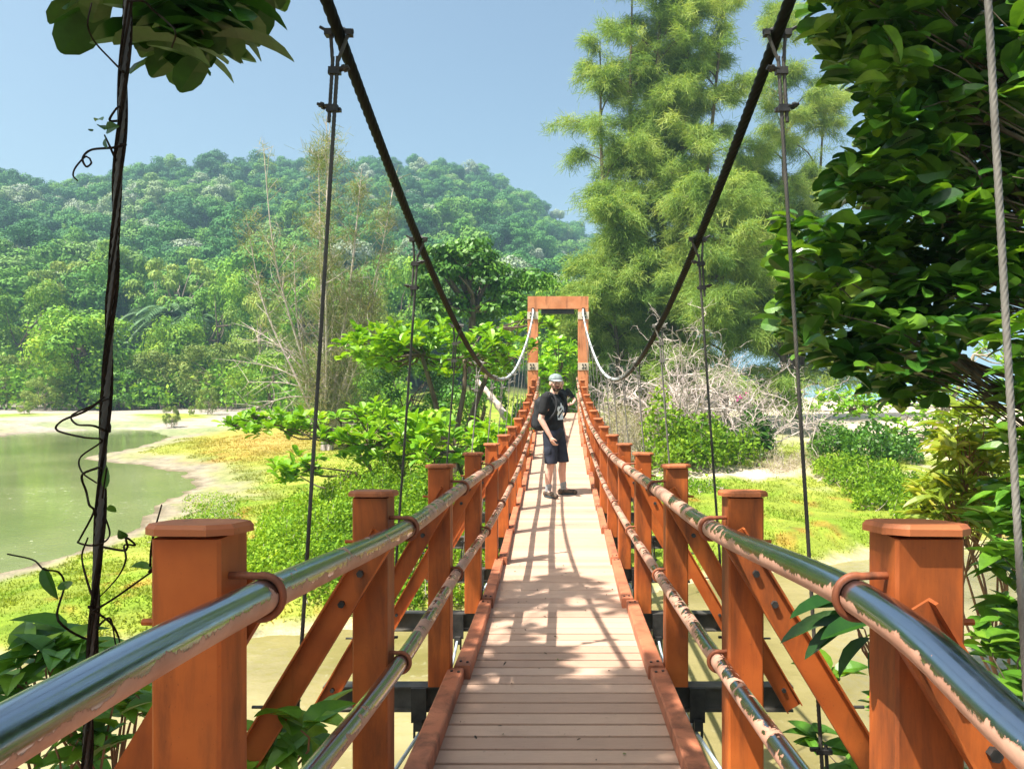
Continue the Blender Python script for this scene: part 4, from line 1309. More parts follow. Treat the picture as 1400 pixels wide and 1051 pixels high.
# ---------- forest on the hill: one far mass of crowns set on points
def hill_forest():
    m = M['hill_leaf']; nt = m.node_tree
    # the crown's own tone arrives from the point it stands on
    at = [n for n in nt.nodes if n.type == 'ATTRIBUTE'][0]
    rp = [n for n in nt.nodes if n.type == 'VALTORGB'][0]
    ia = nt.nodes.new('ShaderNodeAttribute'); ia.attribute_type = 'INSTANCER'; ia.attribute_name = 'tone'
    nt.links.new(math_n(nt, 'ADD', ia.outputs['Fac'], math_n(nt, 'MULTIPLY', math_n(nt, 'SUBTRACT', at.outputs['Fac'], .5), .30), True), rp.inputs[0])
    coll = bpy.data.collections.new('crown_kinds')
    for k in range(6):
        c = MB(); nl = [16, 22, 12, 26, 18, 14][k]
        flat = [.42, .55, .36, .75, .5, .95][k]
        dirs = rvec(nl, .45); lc = dirs * np.array([.66, .66, flat]) * rng.uniform(.5, 1, (nl, 1))
        idx = np.repeat(np.arange(nl), 3800 // nl)
        dv = rvec(len(idx), .35)
        lr = rng.uniform(.22, .42, nl)[idx]
        pos = lc[idx] + dv * (lr * rng.uniform(.75, 1.08, len(idx)))[:, None] * np.array([1, 1, .8])
        nrm = dv + rvec(len(idx)) * .38
        c.leaves(pos, np.cross(nrm, rvec(len(idx))), nrm, rng.uniform(.05, .14, len(idx)), rng.uniform(.04, .10, len(idx)), np.clip(.5 + rng.normal(size=nl)[idx] * .22 + rng.normal(size=len(idx)) * .12, 0, 1), 'quad')
        for q in range(5):
            e_ = lc[rng.integers(nl)]; c.tube([(0, 0, -1.6), (e_[0] * .25, e_[1] * .25, -.5), e_], [.05, .04, .015], 4, cap=False, v=1.3)
        o = bpy.data.objects.new('crown', c.mesh('crown', m)); coll.objects.link(o)
    P_, T_, S_, R_ = [], [], [], []
    for _ in range(6400):
        px = rng.uniform(-200, 900)
        Rc = np.interp(px, [-600, 0, 300, 700, 1000], [190, 200, 235, 290, 300])
        d = 78 + (Rc * 1.04 - 78) * rng.uniform(0, 1) ** .85
        p = P(px, HOR, d); z = ground_at(p[0], p[1])
        if z < -1.0 and d < 85 and rng.random() < .5: continue
        r = (1.6 + 3.4 * rng.random() ** 2.6)
        hgt = r * rng.uniform(1.2, 2.3) + (1.5 if rng.random() < .07 else 0)
        q = rng.random()
        patch = fbm(np.array([p[0] * .035]), np.array([p[1] * .035]))[0]
        tone = .30 + .75 * (patch - .47) + rng.uniform(-.2, .2)
        if px < 330 and patch > .49 and q < .5 and d > 110: tone = .86 + rng.uniform(-.12, .1)
        elif q < .06: tone = .90 + rng.uniform(-.06, .08)
        elif q < .2: tone = .60 + rng.uniform(-.08, .08)
        if d < 112: tone = max(tone, .40 + rng.uniform(0, .2))
        P_.append((p[0], p[1], z + hgt)); T_.append(tone); S_.append((r, r, r * rng.uniform(.8, 1.25))); R_.append((rng.normal() * .08, rng.normal() * .08, rng.uniform(0, 6.28)))
    me = bpy.data.meshes.new('forest'); me.vertices.add(len(P_)); me.vertices.foreach_set('co', np.array(P_, dtype=np.float32).ravel())
    me.attributes.new('tone', 'FLOAT', 'POINT').data.foreach_set('value', np.array(T_, dtype=np.float32))
    me.attributes.new('size', 'FLOAT_VECTOR', 'POINT').data.foreach_set('vector', np.array(S_, dtype=np.float32).ravel())
    me.attributes.new('turn', 'FLOAT_VECTOR', 'POINT').data.foreach_set('vector', np.array(R_, dtype=np.float32).ravel())
    me.materials.append(m)
    o = bpy.data.objects.new('forest', me); COL.objects.link(o)
    tag(o, 'mixed green forest with pale flowering crowns covering the hill', 'forest', None, 'stuff')
    g = bpy.data.node_groups.new('set_crowns', 'GeometryNodeTree')
    g.interface.new_socket('Geometry', in_out='INPUT', socket_type='NodeSocketGeometry'); g.interface.new_socket('Geometry', in_out='OUTPUT', socket_type='NodeSocketGeometry')
    gi = g.nodes.new('NodeGroupInput'); go = g.nodes.new('NodeGroupOutput')
    ci = g.nodes.new('GeometryNodeCollectionInfo'); ci.inputs['Collection'].default_value = coll; ci.inputs['Separate Children'].default_value = True
    ip = g.nodes.new('GeometryNodeInstanceOnPoints'); ip.inputs['Pick Instance'].default_value = True
    def named(n, t):
        x = g.nodes.new('GeometryNodeInputNamedAttribute'); x.data_type = t; x.inputs['Name'].default_value = n
        return x.outputs['Attribute']
    g.links.new(gi.outputs[0], ip.inputs['Points']); g.links.new(ci.outputs[0], ip.inputs['Instance'])
    g.links.new(named('size', 'FLOAT_VECTOR'), ip.inputs['Scale'])
    er = g.nodes.new('FunctionNodeEulerToRotation'); g.links.new(named('turn', 'FLOAT_VECTOR'), er.inputs[0]); g.links.new(er.outputs[0], ip.inputs['Rotation'])
    rv = g.nodes.new('FunctionNodeRandomValue'); rv.data_type = 'INT'; rv.inputs['Min'].default_value = 0; rv.inputs['Max'].default_value = 5
    for s_ in rv.inputs:
        if s_.type == 'INT' and s_.name == 'Max': s_.default_value = 5
        if s_.type == 'INT' and s_.name == 'Min': s_.default_value = 0
    oi_ = [s_ for s_ in rv.outputs if s_.type == 'INT'][0]
    g.links.new(oi_, ip.inputs['Instance Index'])
    g.links.new(ip.outputs[0], go.inputs[0])
    md = o.modifiers.new('set_crowns', 'NODES'); md.node_group = g


hill_forest()


# ---------- casuarinas
def casuarina(name, label, px, d, ytop, wpx, nlimb, mat, group=None, base_h=.06, blades=15, bl=(.18, .40), bw=.021, seed=1, lean=0., tufts=12, droop=.55, leaders=((0., 1.),), upr=0.):
    global rng
    keep = rng; rng = np.random.default_rng(seed)
    b = spot(px, d); H = (HOR - ytop) / 1000. * d - b[2]; W = wpx / 1000. * d
    r = thing(name, label, 'tree', b, 0, group)
    wood = MB(); fol = MB()
    tks = []
    for (lx, lh) in leaders:
        tk = catmull([(lx * .12, 0, -.2), (.02 * W + lean * .2 + lx * .5, rng.normal() * .4 * (lx != 0), H * .3), (-.03 * W + lean * .5 + lx * .9, .02 * W, H * .6 * lh), (lean + lx * 1.08, 0, H * .98 * lh)], .4)
        wood.tube(tk, np.linspace(.26, .03, len(tk)) * H / 20 * (1 if lx == 0 else .75), 9); tks.append(tk)
    for i in range(nlimb * len(leaders)):
        tk = tks[i % len(tks)]
        f = base_h + (1 - base_h) * rng.uniform(0, 1) ** .9
        k = int(f * (len(tk) - 1)); s = tk[k]
        az = rng.uniform(0, 6.28)
        prof = ((1 - f) ** .30 * (.70 + .30 * np.clip(f / .25, 0, 1)) + .14) * (.88 + .24 * math.sin(f * 23 + i) ** 2)
        L = W * .5 * prof * rng.uniform(.65, 1.2)
        el = (rng.uniform(.35, .95) if f < .8 else rng.uniform(.8, 1.3)) + upr * rng.random()
        t = np.linspace(0, 1, 8)
        rad_ = L * (np.cos(el) * t + .25 * t * t); zz = L * (np.sin(el) * t * 1.1 - .45 * t ** 2.2)
        pts = s + np.c_[np.cos(az) * rad_, np.sin(az) * rad_, zz] + rng.normal(size=(8, 3)) * .02 * L * t[:, None]
        wood.tube(pts, np.linspace(.055, .008, 8) * max(L / 3, .5), 5, cap=False)
        nsub = int(5 + L * 2.6)
        for j in range(nsub):
            u = rng.uniform(.18, 1.); p0 = pts[int(u * 7)] + (pts[min(int(u * 7) + 1, 7)] - pts[int(u * 7)]) * ((u * 7) % 1)
            a2 = az + rng.normal() * .95; l2 = rng.uniform(.35, 1.1) * (.6 + .22 * L)
            d2 = np.array([math.cos(a2), math.sin(a2), rng.uniform(-.15, .75)]); d2 /= np.linalg.norm(d2)
            tt = np.linspace(0, 1, tufts)[:, None]
            sp = p0 + d2 * tt * l2 + np.array([0, 0, -1]) * (tt ** 2) * l2 * .45
            if rng.random() < .5: wood.tube(sp[::3], np.linspace(.010, .003, len(sp[::3])), 3, cap=False)
            q = np.repeat(sp[1:], blades, axis=0) + rng.normal(size=((tufts - 1) * blades, 3)) * .13
            dd = d2 * .55 + rng.normal(size=q.shape) * .5 + np.array([0, 0, -droop])
            v = np.clip(.5 + rng.normal() * .22 + rng.normal(size=len(q)) * .13, 0, 1)
            fol.leaves(q, dd, rvec(len(q)), rng.uniform(bl[0], bl[1], len(q)), bw, v, 'strip')
    wood.obj('trunk', M['bark'], r); fol.obj('crown', M[mat], r)
    rng = keep
    return r


casuarina('casuarina_tree', 'huge feathery yellow-green casuarina right of the far tower', 900, 34, -85, 165, 40, 'needle', seed=11, lean=.2, leaders=((0., 1.), (-1.3, .95), (-2.7, .80), (1.4, 1.02), (2.7, .92), (.4, .70)), upr=.4, blades=11, bw=.019, bl=(.22, .46))
casuarina('casuarina_tree', 'second feathery casuarina with open sky gaps, behind the right main cable', 1082, 38, 0, 165, 36, 'needle', seed=12, lean=-.3, leaders=((0., 1.), (1.9, .8), (-1.5, .62)), upr=.4, blades=11, bw=.019, bl=(.22, .46))
casuarina('casuarina_tree', 'shorter drooping casuarina filling the gap beside the far tower', 842, 31, 270, 140, 56, 'needle', seed=13)
casuarina('casuarina_tree', 'low drooping casuarina above the bleached dead bush', 990, 30, 245, 215, 70, 'needle', seed=14)


# half-bare multi-stemmed casuarina
def bare_casuarina():
    global rng
    keep = rng; rng = np.random.default_rng(21)
    d = 27; b = spot(447, d)
    r = thing('casuarina_tree', 'half-bare pale casuarina with many thin upright stems left of the bridge', 'tree', b)
    wood = MB(); fol = MB()
    H = (HOR - 150) / 1000 * d - b[2]
    for k in range(14):
        az = rng.uniform(0, 6.28); sp = rng.uniform(.3, 3.5) * (1 if k else 0.1); h = H * rng.uniform(.5, 1.) if k > 2 else H * (.98 - k * .08)
        side = np.array([math.cos(az) * sp, math.sin(az) * sp * .7, 0])
        pts = catmull([(rng.normal() * .12, rng.normal() * .12, -.2), side * .35 + np.array([0, 0, h * .28]), side * .8 + np.array([0, 0, h * .62]), side * 1.05 + np.array([rng.normal() * .15, 0, h])], .35)
        wood.tube(pts, np.linspace(.10 if k < 4 else .055, .010, len(pts)), 6)
        for j in range(38):
            u = rng.uniform(.10, .99); i = int(u * (len(pts) - 1)); s = pts[i]
            a2 = rng.uniform(0, 6.28); L = rng.uniform(.5, 1.7) * (1.15 - .75 * u)
            e = rng.uniform(.35, 1.0)
            t = np.linspace(0, 1, 6)
            q = s + np.c_[np.cos(a2) * L * t * np.cos(e), np.sin(a2) * L * t * np.cos(e), L * (np.sin(e) * t + .15 * t * t)]
            wood.tube(q, np.linspace(.014, .0045, 6), 4, cap=False)
            dens = .08 + .30 * (rng.random() < (.55 if (side[0] > -.3) else .15))
            for m_ in range(int(13 * dens)):
                p0 = q[rng.integers(2, 6)]
                wood.tube([p0, p0 + rng.normal(size=3) * .22 + np.array([0, 0, .18])], [.006, .002], 3, cap=False)
                n = 15
                qq = p0 + rng.normal(size=(n, 3)) * .16
                fol.leaves(qq, rng.normal(size=(n, 3)) * .6 + np.array([0, 0, .35]), rvec(n), rng.uniform(.18, .40, n), .016, np.clip(rng.uniform(.1, .9) + rng.normal(size=n) * .1, 0, 1), 'strip')
    wood.obj('trunk', M['deadwood'], r); fol.obj('crown', M['needle_dry'], r)
    # long low limbs, swept out to the left
    lw = MB()
    for (xa, ya, xb, yb, dd) in [(440, 535, 318, 492, 26), (440, 545, 345, 560, 25.5), (445, 520, 352, 462, 27), (440, 530, 330, 440, 28), (450, 545, 340, 522, 26.5), (452, 530, 372, 380, 27)]:
        a_, b_ = P(xa, ya, 27) - b, P(xb, yb, dd) - b
        mm = (a_ + b_) / 2 + np.array([0, 0, .25])
        c_ = catmull([a_, mm, b_], .25); lw.tube(c_, np.linspace(.035, .007, len(c_)), 5)
        for j in range(14):
            s = c_[rng.integers(len(c_) // 3, len(c_))]; e_ = s + rng.normal(size=3) * .45 + np.array([-.3, 0, -.02])
            lw.tube([s, (s + e_) / 2 + rng.normal(size=3) * .04, e_], [.010, .007, .003], 3, cap=False)
    lw.obj('limb', M['deadwood'], r)
    rng = keep


bare_casuarina()


# ---------- sea almonds: tiers of leaf rosettes on level branches
def rosettes(mb, cen, n_leaf, L, W, kind='obovate', up=.55, spread=.9, drp=.2, vbase=None, jitter=.03, vspread=.3, jn=.22):
    cen = np.asarray(cen, float); K = len(cen)
    idx = np.repeat(np.arange(K), n_leaf)
    az = rng.uniform(0, 2 * np.pi, len(idx)); e = np.abs(rng.normal(up, .35, len(idx)))
    d = np.c_[np.cos(az) * np.cos(e) * spread, np.sin(az) * np.cos(e) * spread, np.sin(e)]
    d += (rvec(K) * .35)[idx]
    nrm = np.c_[-np.cos(az) * np.sin(e), -np.sin(az) * np.sin(e), np.cos(e)] + rng.normal(size=(len(idx), 3)) * jn
    nrm[:, 2] = np.abs(nrm[:, 2])
    sc = rng.uniform(.6, 1.15, len(idx))
    vb = rng.uniform(.1, .9, K) if vbase is None else vbase
    v = np.clip(np.broadcast_to(vb, (K,))[idx] * .6 + rng.uniform(0, .4, len(idx)), 0, 1)
    mb.leaves(cen[idx] + rng.normal(size=(len(idx), 3)) * jitter, d, nrm, L * sc, W * sc, v, kind, fold=.22, droop=drp)


def in_box(n, px, py, d, bend=0.):
    u = rng.uniform(-1, 1, (n * 3, 3)); u = u[(u ** 2).sum(1) < 1][:n]
    out = []
    for a in u:
        x = px[0] + (px[1] - px[0]) * (a[0] * .5 + .5); y = py[0] + (py[1] - py[0]) * (a[1] * .5 + .5); dd = d[0] + (d[1] - d[0]) * (a[2] * .5 + .5)
        out.append(P(x, y + bend * a[0], dd))
    return np.array(out)


def almond(label, base_px, base_d, tiers, L, W, nleaf=8, trunk_r=.09, mat='almond_leaf', bark='bark', group=None, name='sea_almond_tree', drp=.2, lean=None):
    b = spot(base_px, base_d)
    r = thing(name, label, 'tree', b, 0, group)
    f = MB(); w = MB()
    for (n, px, py, d, bend) in tiers:
        c = in_box(n, px, py, d, bend) - b
        rosettes(f, c, nleaf, L, W, drp=drp, up=.5)
        pick = c[rng.permutation(len(c))[:max(4, len(c) // 5)]]
        hub = c.mean(0) * np.array([.5, .5, 1.]) + np.array([0, 0, -.12])
        tk = catmull([(0, 0, -.2), hub * .4 + rng.normal(size=3) * .06, hub * .75 + rng.normal(size=3) * .08, hub], .2)
        w.tube(tk, np.linspace(trunk_r, trunk_r * .5, len(tk)), 7)
        for q in pick:
            m_ = (hub + q) / 2 + np.array([0, 0, -.10]) + rng.normal(size=3) * .12
            cc = catmull([hub, m_, q], .2); w.tube(cc, np.linspace(trunk_r * .4, .008, len(cc)), 5)
            near = c[np.argsort(((c - q) ** 2).sum(1))[1:4]]
            for e_ in near: w.tube([q * .7 + m_ * .3, e_ * .9 + q * .1 - np.array([0, 0, .03]), e_], [.014, .010, .006], 4, cap=False)
    f.obj('crown', M[mat], r); w.obj('trunk', M[bark], r)
    return r


almond('bright green sea almond with a level upper tier left of the far tower', 622, 17.2,
       [(100, (462, 600), (446, 505), (15.6, 18.6), -3), (100, (560, 738), (440, 520), (15.8, 18.8), 4), (26, (690, 760), (425, 470), (20, 22), 0)], .27, .15)
almond('low sea almond with a long leafy branch reaching left over the meadow', 560, 14.2,
       [(52, (310, 450), (562, 600), (14, 15.3), 0), (20, (356, 440), (620, 664), (12.6, 13.8), -8), (100, (430, 600), (552, 636), (12.6, 15), 0)], .23, .125, trunk_r=.06)
almond('young sea almond growing against the left railing', 650, 13.0,
       [(46, (540, 668), (560, 648), (11.6, 13.6), 0), (40, (630, 722), (575, 640), (12.8, 15.), 0)], .25, .14, trunk_r=.05)
almond('bright sea almond growing behind the far tower', 770, 24.5, [(60, (728, 800), (450, 540), (23, 26), 0)], .30, .16, trunk_r=.07)
almond('small sea almond spreading over the beach right of the dead bush', 1205, 27, [(70, (1098, 1240), (530, 574), (25, 28.5), 0), (40, (1180, 1300), (556, 610), (25, 28), 0)], .30, .16, trunk_r=.07)
almond('pale-trunked sea almond at the right of the beach', 1268, 25, [(80, (1230, 1400), (505, 585), (23.5, 27), 0), (30, (1330, 1480), (440, 520), (23, 27), 0)], .30, .16, trunk_r=.09, bark='bark_pale')


# dark layered tree behind the upper almond
def layered():
    d = 30; b = spot(646, d)
    r = thing('layered_tree', 'tall dark green tree with layered crown and forked trunk behind the sea almonds', 'tree', b)
    f = MB(); w = MB()
    for (x0, x1, y0, y1, n) in [(582, 690, 322, 362, 1700), (560, 640, 355, 400, 1800), (620, 756, 358, 402, 2300), (556, 650, 395, 445, 1500), (640, 752, 395, 450, 1900), (600, 700, 340, 380, 1000)]:
        c = P((x0 + x1) / 2, (y0 + y1) / 2, d) - b
        lc = crown_leaves(f, c, ((x1 - x0) / 2000. * d, 1.5, (y1 - y0) / 2000. * d), 16, n, .24, aspect=.55, lobe=.42, shell=.9, flat=.7, up_leaf=.4)
        for q in lc[::3]:
            hub = P(646, 425, d) - b
            m_ = (hub + q) / 2 + rng.normal(size=3) * .2
            cc = catmull([hub, m_, q], .4); w.tube(cc, np.linspace(.10, .02, len(cc)), 5)
    tk = catmull([(0, 0, -.3), (.1, 0, 1.5), (-.05, 0, 3.2), P(646, 425, d) - b], .3); w.tube(tk, np.linspace(.22, .14, len(tk)), 9)
    f.obj('crown', M['dark_leaf'], r); w.obj('trunk', M['bark'], r)


layered()

# leaning grey trunk behind the hangers
mb = MB(); b = P(652, 520, 19.5); e = P(705, 590, 18.8)
c = catmull([b, (b + e) / 2 + np.array([.02, 0, .06]), e, e + (e - b) * .9], .08)
mb.tube(c, np.linspace(.06, .17, len(c)) * (1 + .15 * np.sin(np.arange(len(c)) * 1.7)), 9)
tag(mb.obj('dead_tree', M['deadwood'], smooth=True), 'grey dead trunk leaning among the leaves left of the far tower', 'dead tree')


# ---------- bleached dead bush and dry brush
def dead_bush(label, px, d, ytop, wpx, n0, seed, mat='deadwood', rad=.030):
    rr = np.random.default_rng(seed)
    b = spot(px, d); H = (HOR - ytop) / 1000 * d - b[2]; W = wpx / 1000 * d
    w = MB()
    def grow(p, dv, L, rad, lev):
        n = 5; pts = [p]; q = p.copy(); v = dv.copy()
        for i in range(n):
            v = v + rr.normal(size=3) * .30; v /= np.linalg.norm(v); q = q + v * L / n
            pts.append(q.copy())
        w.tube(pts, np.linspace(rad, rad * .6, n + 1), 5 if lev < 2 else 3, cap=False, v=rr.random())
        if lev < 5:
            for k in range(3 if lev < 3 else 2):
                nd = v + rr.normal(size=3) * .75 + np.array([0, 0, .12]); nd /= np.linalg.norm(nd)
                grow(pts[rr.integers(2, n + 1)], nd, L * rr.uniform(.55, .8), rad * .66, lev + 1)
    for k in range(n0):
        a = rr.uniform(0, 6.28); s = rr.uniform(0, 1)
        dv = np.array([math.cos(a) * s * W / H, math.sin(a) * s * W / H * .8, 1.]); dv /= np.linalg.norm(dv)
        grow(np.array([rr.normal() * W * .10, rr.normal() * .3, -.1]), dv, H * .47, rad, 0)
    o = w.obj('dead_bush', M[mat]); o.location = b
    tag(o, label, 'dead bush')
    return o


dead_bush('large bleached dead bush with tangled bare branches right of the bridge', 925, 20.5, 396, 190, 11, 3)
dead_bush('smaller bleached bare bush at the right end of the dead tangle', 1010, 21, 450, 110, 6, 9)
dead_bush('low bleached bare bush beside the right tower leg', 858, 21.5, 455, 110, 6, 14, rad=.03)


def brush(label, name, boxes, n, L, W, mat, stems=120, cat='brush', kind='quad', sm='deadwood', stuff=False, group=None, rough=.5, spread=1., sstem=.006):
    """a low plant mass standing on the ground: stems and small leaves between px ranges"""
    f = MB(); w = MB()
    pts = []
    tot = sum((b[1] - b[0]) * (b[3] - b[2]) for b in boxes)
    c0 = None
    for (p0, p1, d0, d1, h) in boxes:
        k = int(n * (p1 - p0) * (d1 - d0) / tot)
        px = rng.uniform(p0, p1, k); d = rng.uniform(d0, d1, k)
        q = np.stack([P(a, HOR, b_) for a, b_ in zip(px, d)]) if k else np.zeros((0, 3))
        g = terr(q[:, 0], q[:, 1])
        rr_ = np.hypot((px - (p0 + p1) / 2) / ((p1 - p0) / 2), (d - (d0 + d1) / 2) / ((d1 - d0) / 2)) + (fbm(q[:, 0] * 1.1 + 8, q[:, 1] * 1.1) - .5) * 1.5
        top = h * np.sqrt(np.clip(1.05 - rr_ ** 2, 0, 1)) * (.25 + 1.45 * fbm(q[:, 0] * 1.6 + 3, q[:, 1] * 1.6 + h))
        z = g + top * (1 - rng.uniform(0, 1, k) ** 1.5 * .8) + rng.exponential(.05, k) * h * (rng.random(k) < .3)
        keep = (g > -2.99) & (rr_ < 1.02)
        pp = np.c_[q[:, 0], q[:, 1], z][keep]; pts.append(pp)
        for j in rng.permutation(len(pp))[:int(stems * (p1 - p0) * (d1 - d0) / tot)]:
            t = pp[j]; gz = g[keep][j]
            m_ = np.array([t[0] + rng.normal() * .06, t[1] + rng.normal() * .06, (t[2] + gz) / 2])
            w.tube([np.array([t[0] + rng.normal() * .12, t[1] + rng.normal() * .12, gz - .02]), m_, t + np.array([0, 0, .04])], [sstem, sstem * .8, sstem * .4], 3, cap=False)
    pts = np.concatenate(pts)
    c = pts.mean(0); c[2] = pts[:, 2].min(); pts = pts - c
    k = len(pts)
    nr = rvec(k, .8); dd = np.cross(nr, rvec(k)); dd[:, 2] += .15
    v = np.clip(fbm(pts[:, 0] * .9 + 50, pts[:, 1] * .9) * .9 - .1 + rng.normal(size=k) * .16 + .1, 0, 1)
    f.leaves(pts, dd, nr, L * rng.uniform(.6, 1.3, k), W * rng.uniform(.7, 1.2, k), v, kind)
    for m_ in w.v: m_ -= c.astype(np.float32)
    if stuff:
        o = f.obj(name, M[mat]); o.location = c; tag(o, label, cat, group, 'stuff')
        if w.n: x = w.obj('stems', M[sm], o); x['kind'] = 'stuff'
        return o
    r = thing(name, label, cat, c, 0, group)
    f.obj('foliage', M[mat], r)
    if w.n: w.obj('stems', M[sm], r)
    return r


brush('bright yellow-green weeds covering the bank left of the bridge', 'undergrowth',
      [(350, 530, 9.4, 13.0, .62), (430, 660, 10.5, 16, 1.0), (390, 580, 8.9, 11.2, .5), (540, 700, 9.2, 13, .75), (310, 430, 9.2, 11.5, .30)], 95000, .060, .034, 'weed_leaf', 700, 'undergrowth', stuff=True)
brush('sparse low weeds at the lagoon edge beside the thicket', 'weeds', [(220, 330, 11.5, 15, .30), (250, 340, 14, 18, .25)], 2500, .05, .03, 'weed_leaf', 260, 'weeds', stuff=True, sstem=.004)
brush('leafy green bush in front of the bleached dead bush', 'bush', [(872, 950, 18, 19.5, 1.5), (920, 1045, 17.6, 19.4, 1.15), (880, 1000, 17.2, 18.4, .75), (900, 960, 19, 20.5, 1.25), (960, 1010, 18.6, 20, 1.0)], 6500, .14, .08, 'weed_leaf', 140, 'bush', 'quad')
brush('broad-leaved green bush at the right end of the dead tangle', 'bush', [(1000, 1055, 20, 21.3, 1.15)], 1300, .24, .10, 'shrub_leaf', 30, 'bush', 'six')
brush('pale dry brush of thin twigs and grass along the right railing', 'dry_brush', [(818, 880, 17.5, 22, 1.5), (840, 1000, 20, 23, 1.6)], 9000, .16, .014, 'dry_brush', 900, 'dry brush', 'strip', stuff=True)
brush('dense dark green shrub below the beach almond trees', 'bush', [(1105, 1180, 19.5, 22, 1.0), (1150, 1225, 19, 21, 1.15), (1190, 1260, 20, 22.5, .8)], 6500, .13, .075, 'shrub_leaf', 60, 'shrub')
brush('yellow-green creeping shrub at the edge of the right meadow', 'bush', [(1110, 1180, 16.8, 19, .5), (1150, 1230, 15.5, 18, .6), (1200, 1275, 14.5, 16.5, .65), (1165, 1215, 14.4, 16, .4), (1215, 1300, 12.8, 14.6, .55)], 13000, .09, .05, 'weed_leaf', 120, 'shrub')
brush('dry brown grass clump between the right meadow and the sand', 'grass_clump', [(1030, 1090, 17.5, 19.5, .34), (1075, 1130, 18.5, 20.5, .28)], 1800, .16, .008, 'dry_brush', 260, 'dry grass', 'strip', stuff=True)
brush('low green plants on the bank under the right meadow edge', 'weeds', [(860, 1000, 15.5, 17.0, .25)], 2500, .06, .035, 'weed_leaf', 60, 'weeds', stuff=True)
brush('dense green undergrowth along the far shore of the lagoon', 'undergrowth', [(-120, 90, 57, 63, 3.2), (60, 240, 57, 63, 2.6), (200, 330, 60, 66, 3.0), (270, 420, 55, 63, 3.2), (380, 560, 44, 58, 2.6), (-150, 560, 64, 76, 4.5), (100, 330, 66, 74, 5.0)], 42000, .42, .26, 'belt_leaf', 500, 'undergrowth', stuff=True, sstem=.03, sm='bark_pale')
# a few magenta blossoms in the broad-leaved bush
b = P(1011, 543, 20); mb = MB(); pp = b + rng.normal(size=(26, 3)) * np.array([.07, .07, .045]); mb.leaves(pp - b, rvec(26), rvec(26), .06, .045, .5, 'quad')
o = mb.obj('blossom_cluster', M['flower']); o.location = b; tag(o, 'small magenta blossom cluster in the broad-leaved bush', 'blossom')


# ---------- grass blades on the meadows
def grass():
    n = 260000
    d = rng.uniform(7.5 ** .5, 34 ** .5, n) ** 2; px = rng.uniform(-120, 1420, n)
    q = FW[None] * d[:, None] + RT[None] * ((px - CX) / 1000 * d)[:, None]
    h, lag, crk, sea, pxx = terr(q[:, 0], q[:, 1], True)
    col = zone_col(q[:, 0], q[:, 1], h, lag, crk, sea, pxx)
    green = (col[:, 1] > col[:, 2] * 2.6) & (h > -2.97)
    keep = green & (np.abs(q[:, 0]) > .1)
    q = q[keep]; h = h[keep]; col = col[keep]; d = d[keep]; k = len(q)
    q[:, 2] = h - .01
    dd = rvec(k, 1.4); L = (.018 + .036 * fbm(q[:, 0] * .7, q[:, 1] * .7)) * rng.uniform(.6, 1.6, k) * (1 + d * .012)
    mb = MB()
    c = col * rng.uniform(.8, 1.25, (k, 1)) * np.array([1.05, 1.05, .9])
    mb.leaves(q, dd, rvec(k), L, .016 + .0009 * d, .5, 'blade', col=np.clip(c, 0, .8))
    o = mb.obj('grass', M['grass']); tag(o, 'short sunlit grass and salt herbs on the meadows', 'grass', None, 'stuff')


grass()
# ================================================================== NEAR PLANTS
def twigged(label, name, cat, base, cens, L, W, mat, nleaf, kind='ovate', drp=.3, bark='twig', up=.3, r0=.03, hubs=6, seed=3, spread=1., vb=None, extra=None, loc_r=.006, tw=1., jn=.22, lr=.5):
    """tree or shrub: stem, limbs to hubs, twigs to each rosette of leaves"""
    cens = np.asarray(cens) - base
    r = thing(name, label, cat, base)
    f = MB(); w = MB()
    rosettes(f, cens, nleaf, L, W, kind, up=up, drp=drp, jitter=L * .14, spread=spread, vbase=vb, jn=jn)
    # cluster centres -> limbs
    H = cens[rng.permutation(len(cens))[:hubs]].copy()
    for it in range(6):
        a = np.argmin(((cens[:, None] - H[None]) ** 2).sum(-1), 1)
        for k in range(hubs):
            if (a == k).any(): H[k] = cens[a == k].mean(0)
    top = H.mean(0) * .55
    tk = catmull([(0, 0, -.3), top * .35 + rng.normal(size=3) * .04, top * .75 + rng.normal(size=3) * .05, top], .08)
    w.tube(tk, np.linspace(r0, r0 * .6, len(tk)), 9)
    for k in range(hubs):
        s = tk[int(len(tk) * rng.uniform(.45, .99))]
        q = H[k] * .92 + s * .08
        m_ = (s + q) / 2 + rng.normal(size=3) * np.linalg.norm(q - s) * .10
        c = catmull([s, m_, q], .08); w.tube(c, np.linspace(r0 * lr, r0 * lr * .4, len(c)), 7)
        for e in cens[a == k]:
            if rng.random() > tw: continue
            m2 = (q + e) / 2 + rng.normal(size=3) * np.linalg.norm(e - q) * .14
            s2 = c[int(len(c) * rng.uniform(.6, .99))]
            cc = catmull([s2, m2, e], .06); w.tube(cc, np.linspace(loc_r * 1.6, loc_r * .6, len(cc)), 5, cap=False)
    if extra is not None:      # a spray on a branch of its own, leaf colours darkened to look shaded
        ex, path = extra
        rosettes(f, ex - base, nleaf, L, W, kind, up=-.15, drp=drp, jitter=L * .14, spread=spread, vbase=rng.uniform(0, .25, len(ex)))
        c = catmull(np.asarray(path) - base, .06); w.tube(c, np.linspace(.018, .005, len(c)), 7)
        for e in ex - base:
            s2 = c[int(len(c) * rng.uniform(.55, .99))]; w.tube([s2, (s2 + e) / 2 + rng.normal(size=3) * .02, e], [.005, .004, .0025], 5, cap=False)
    f.obj('crown' if cat == 'tree' else 'foliage', M[mat], r); w.obj('trunk' if cat == 'tree' else 'stems', M[bark], r)
    return r


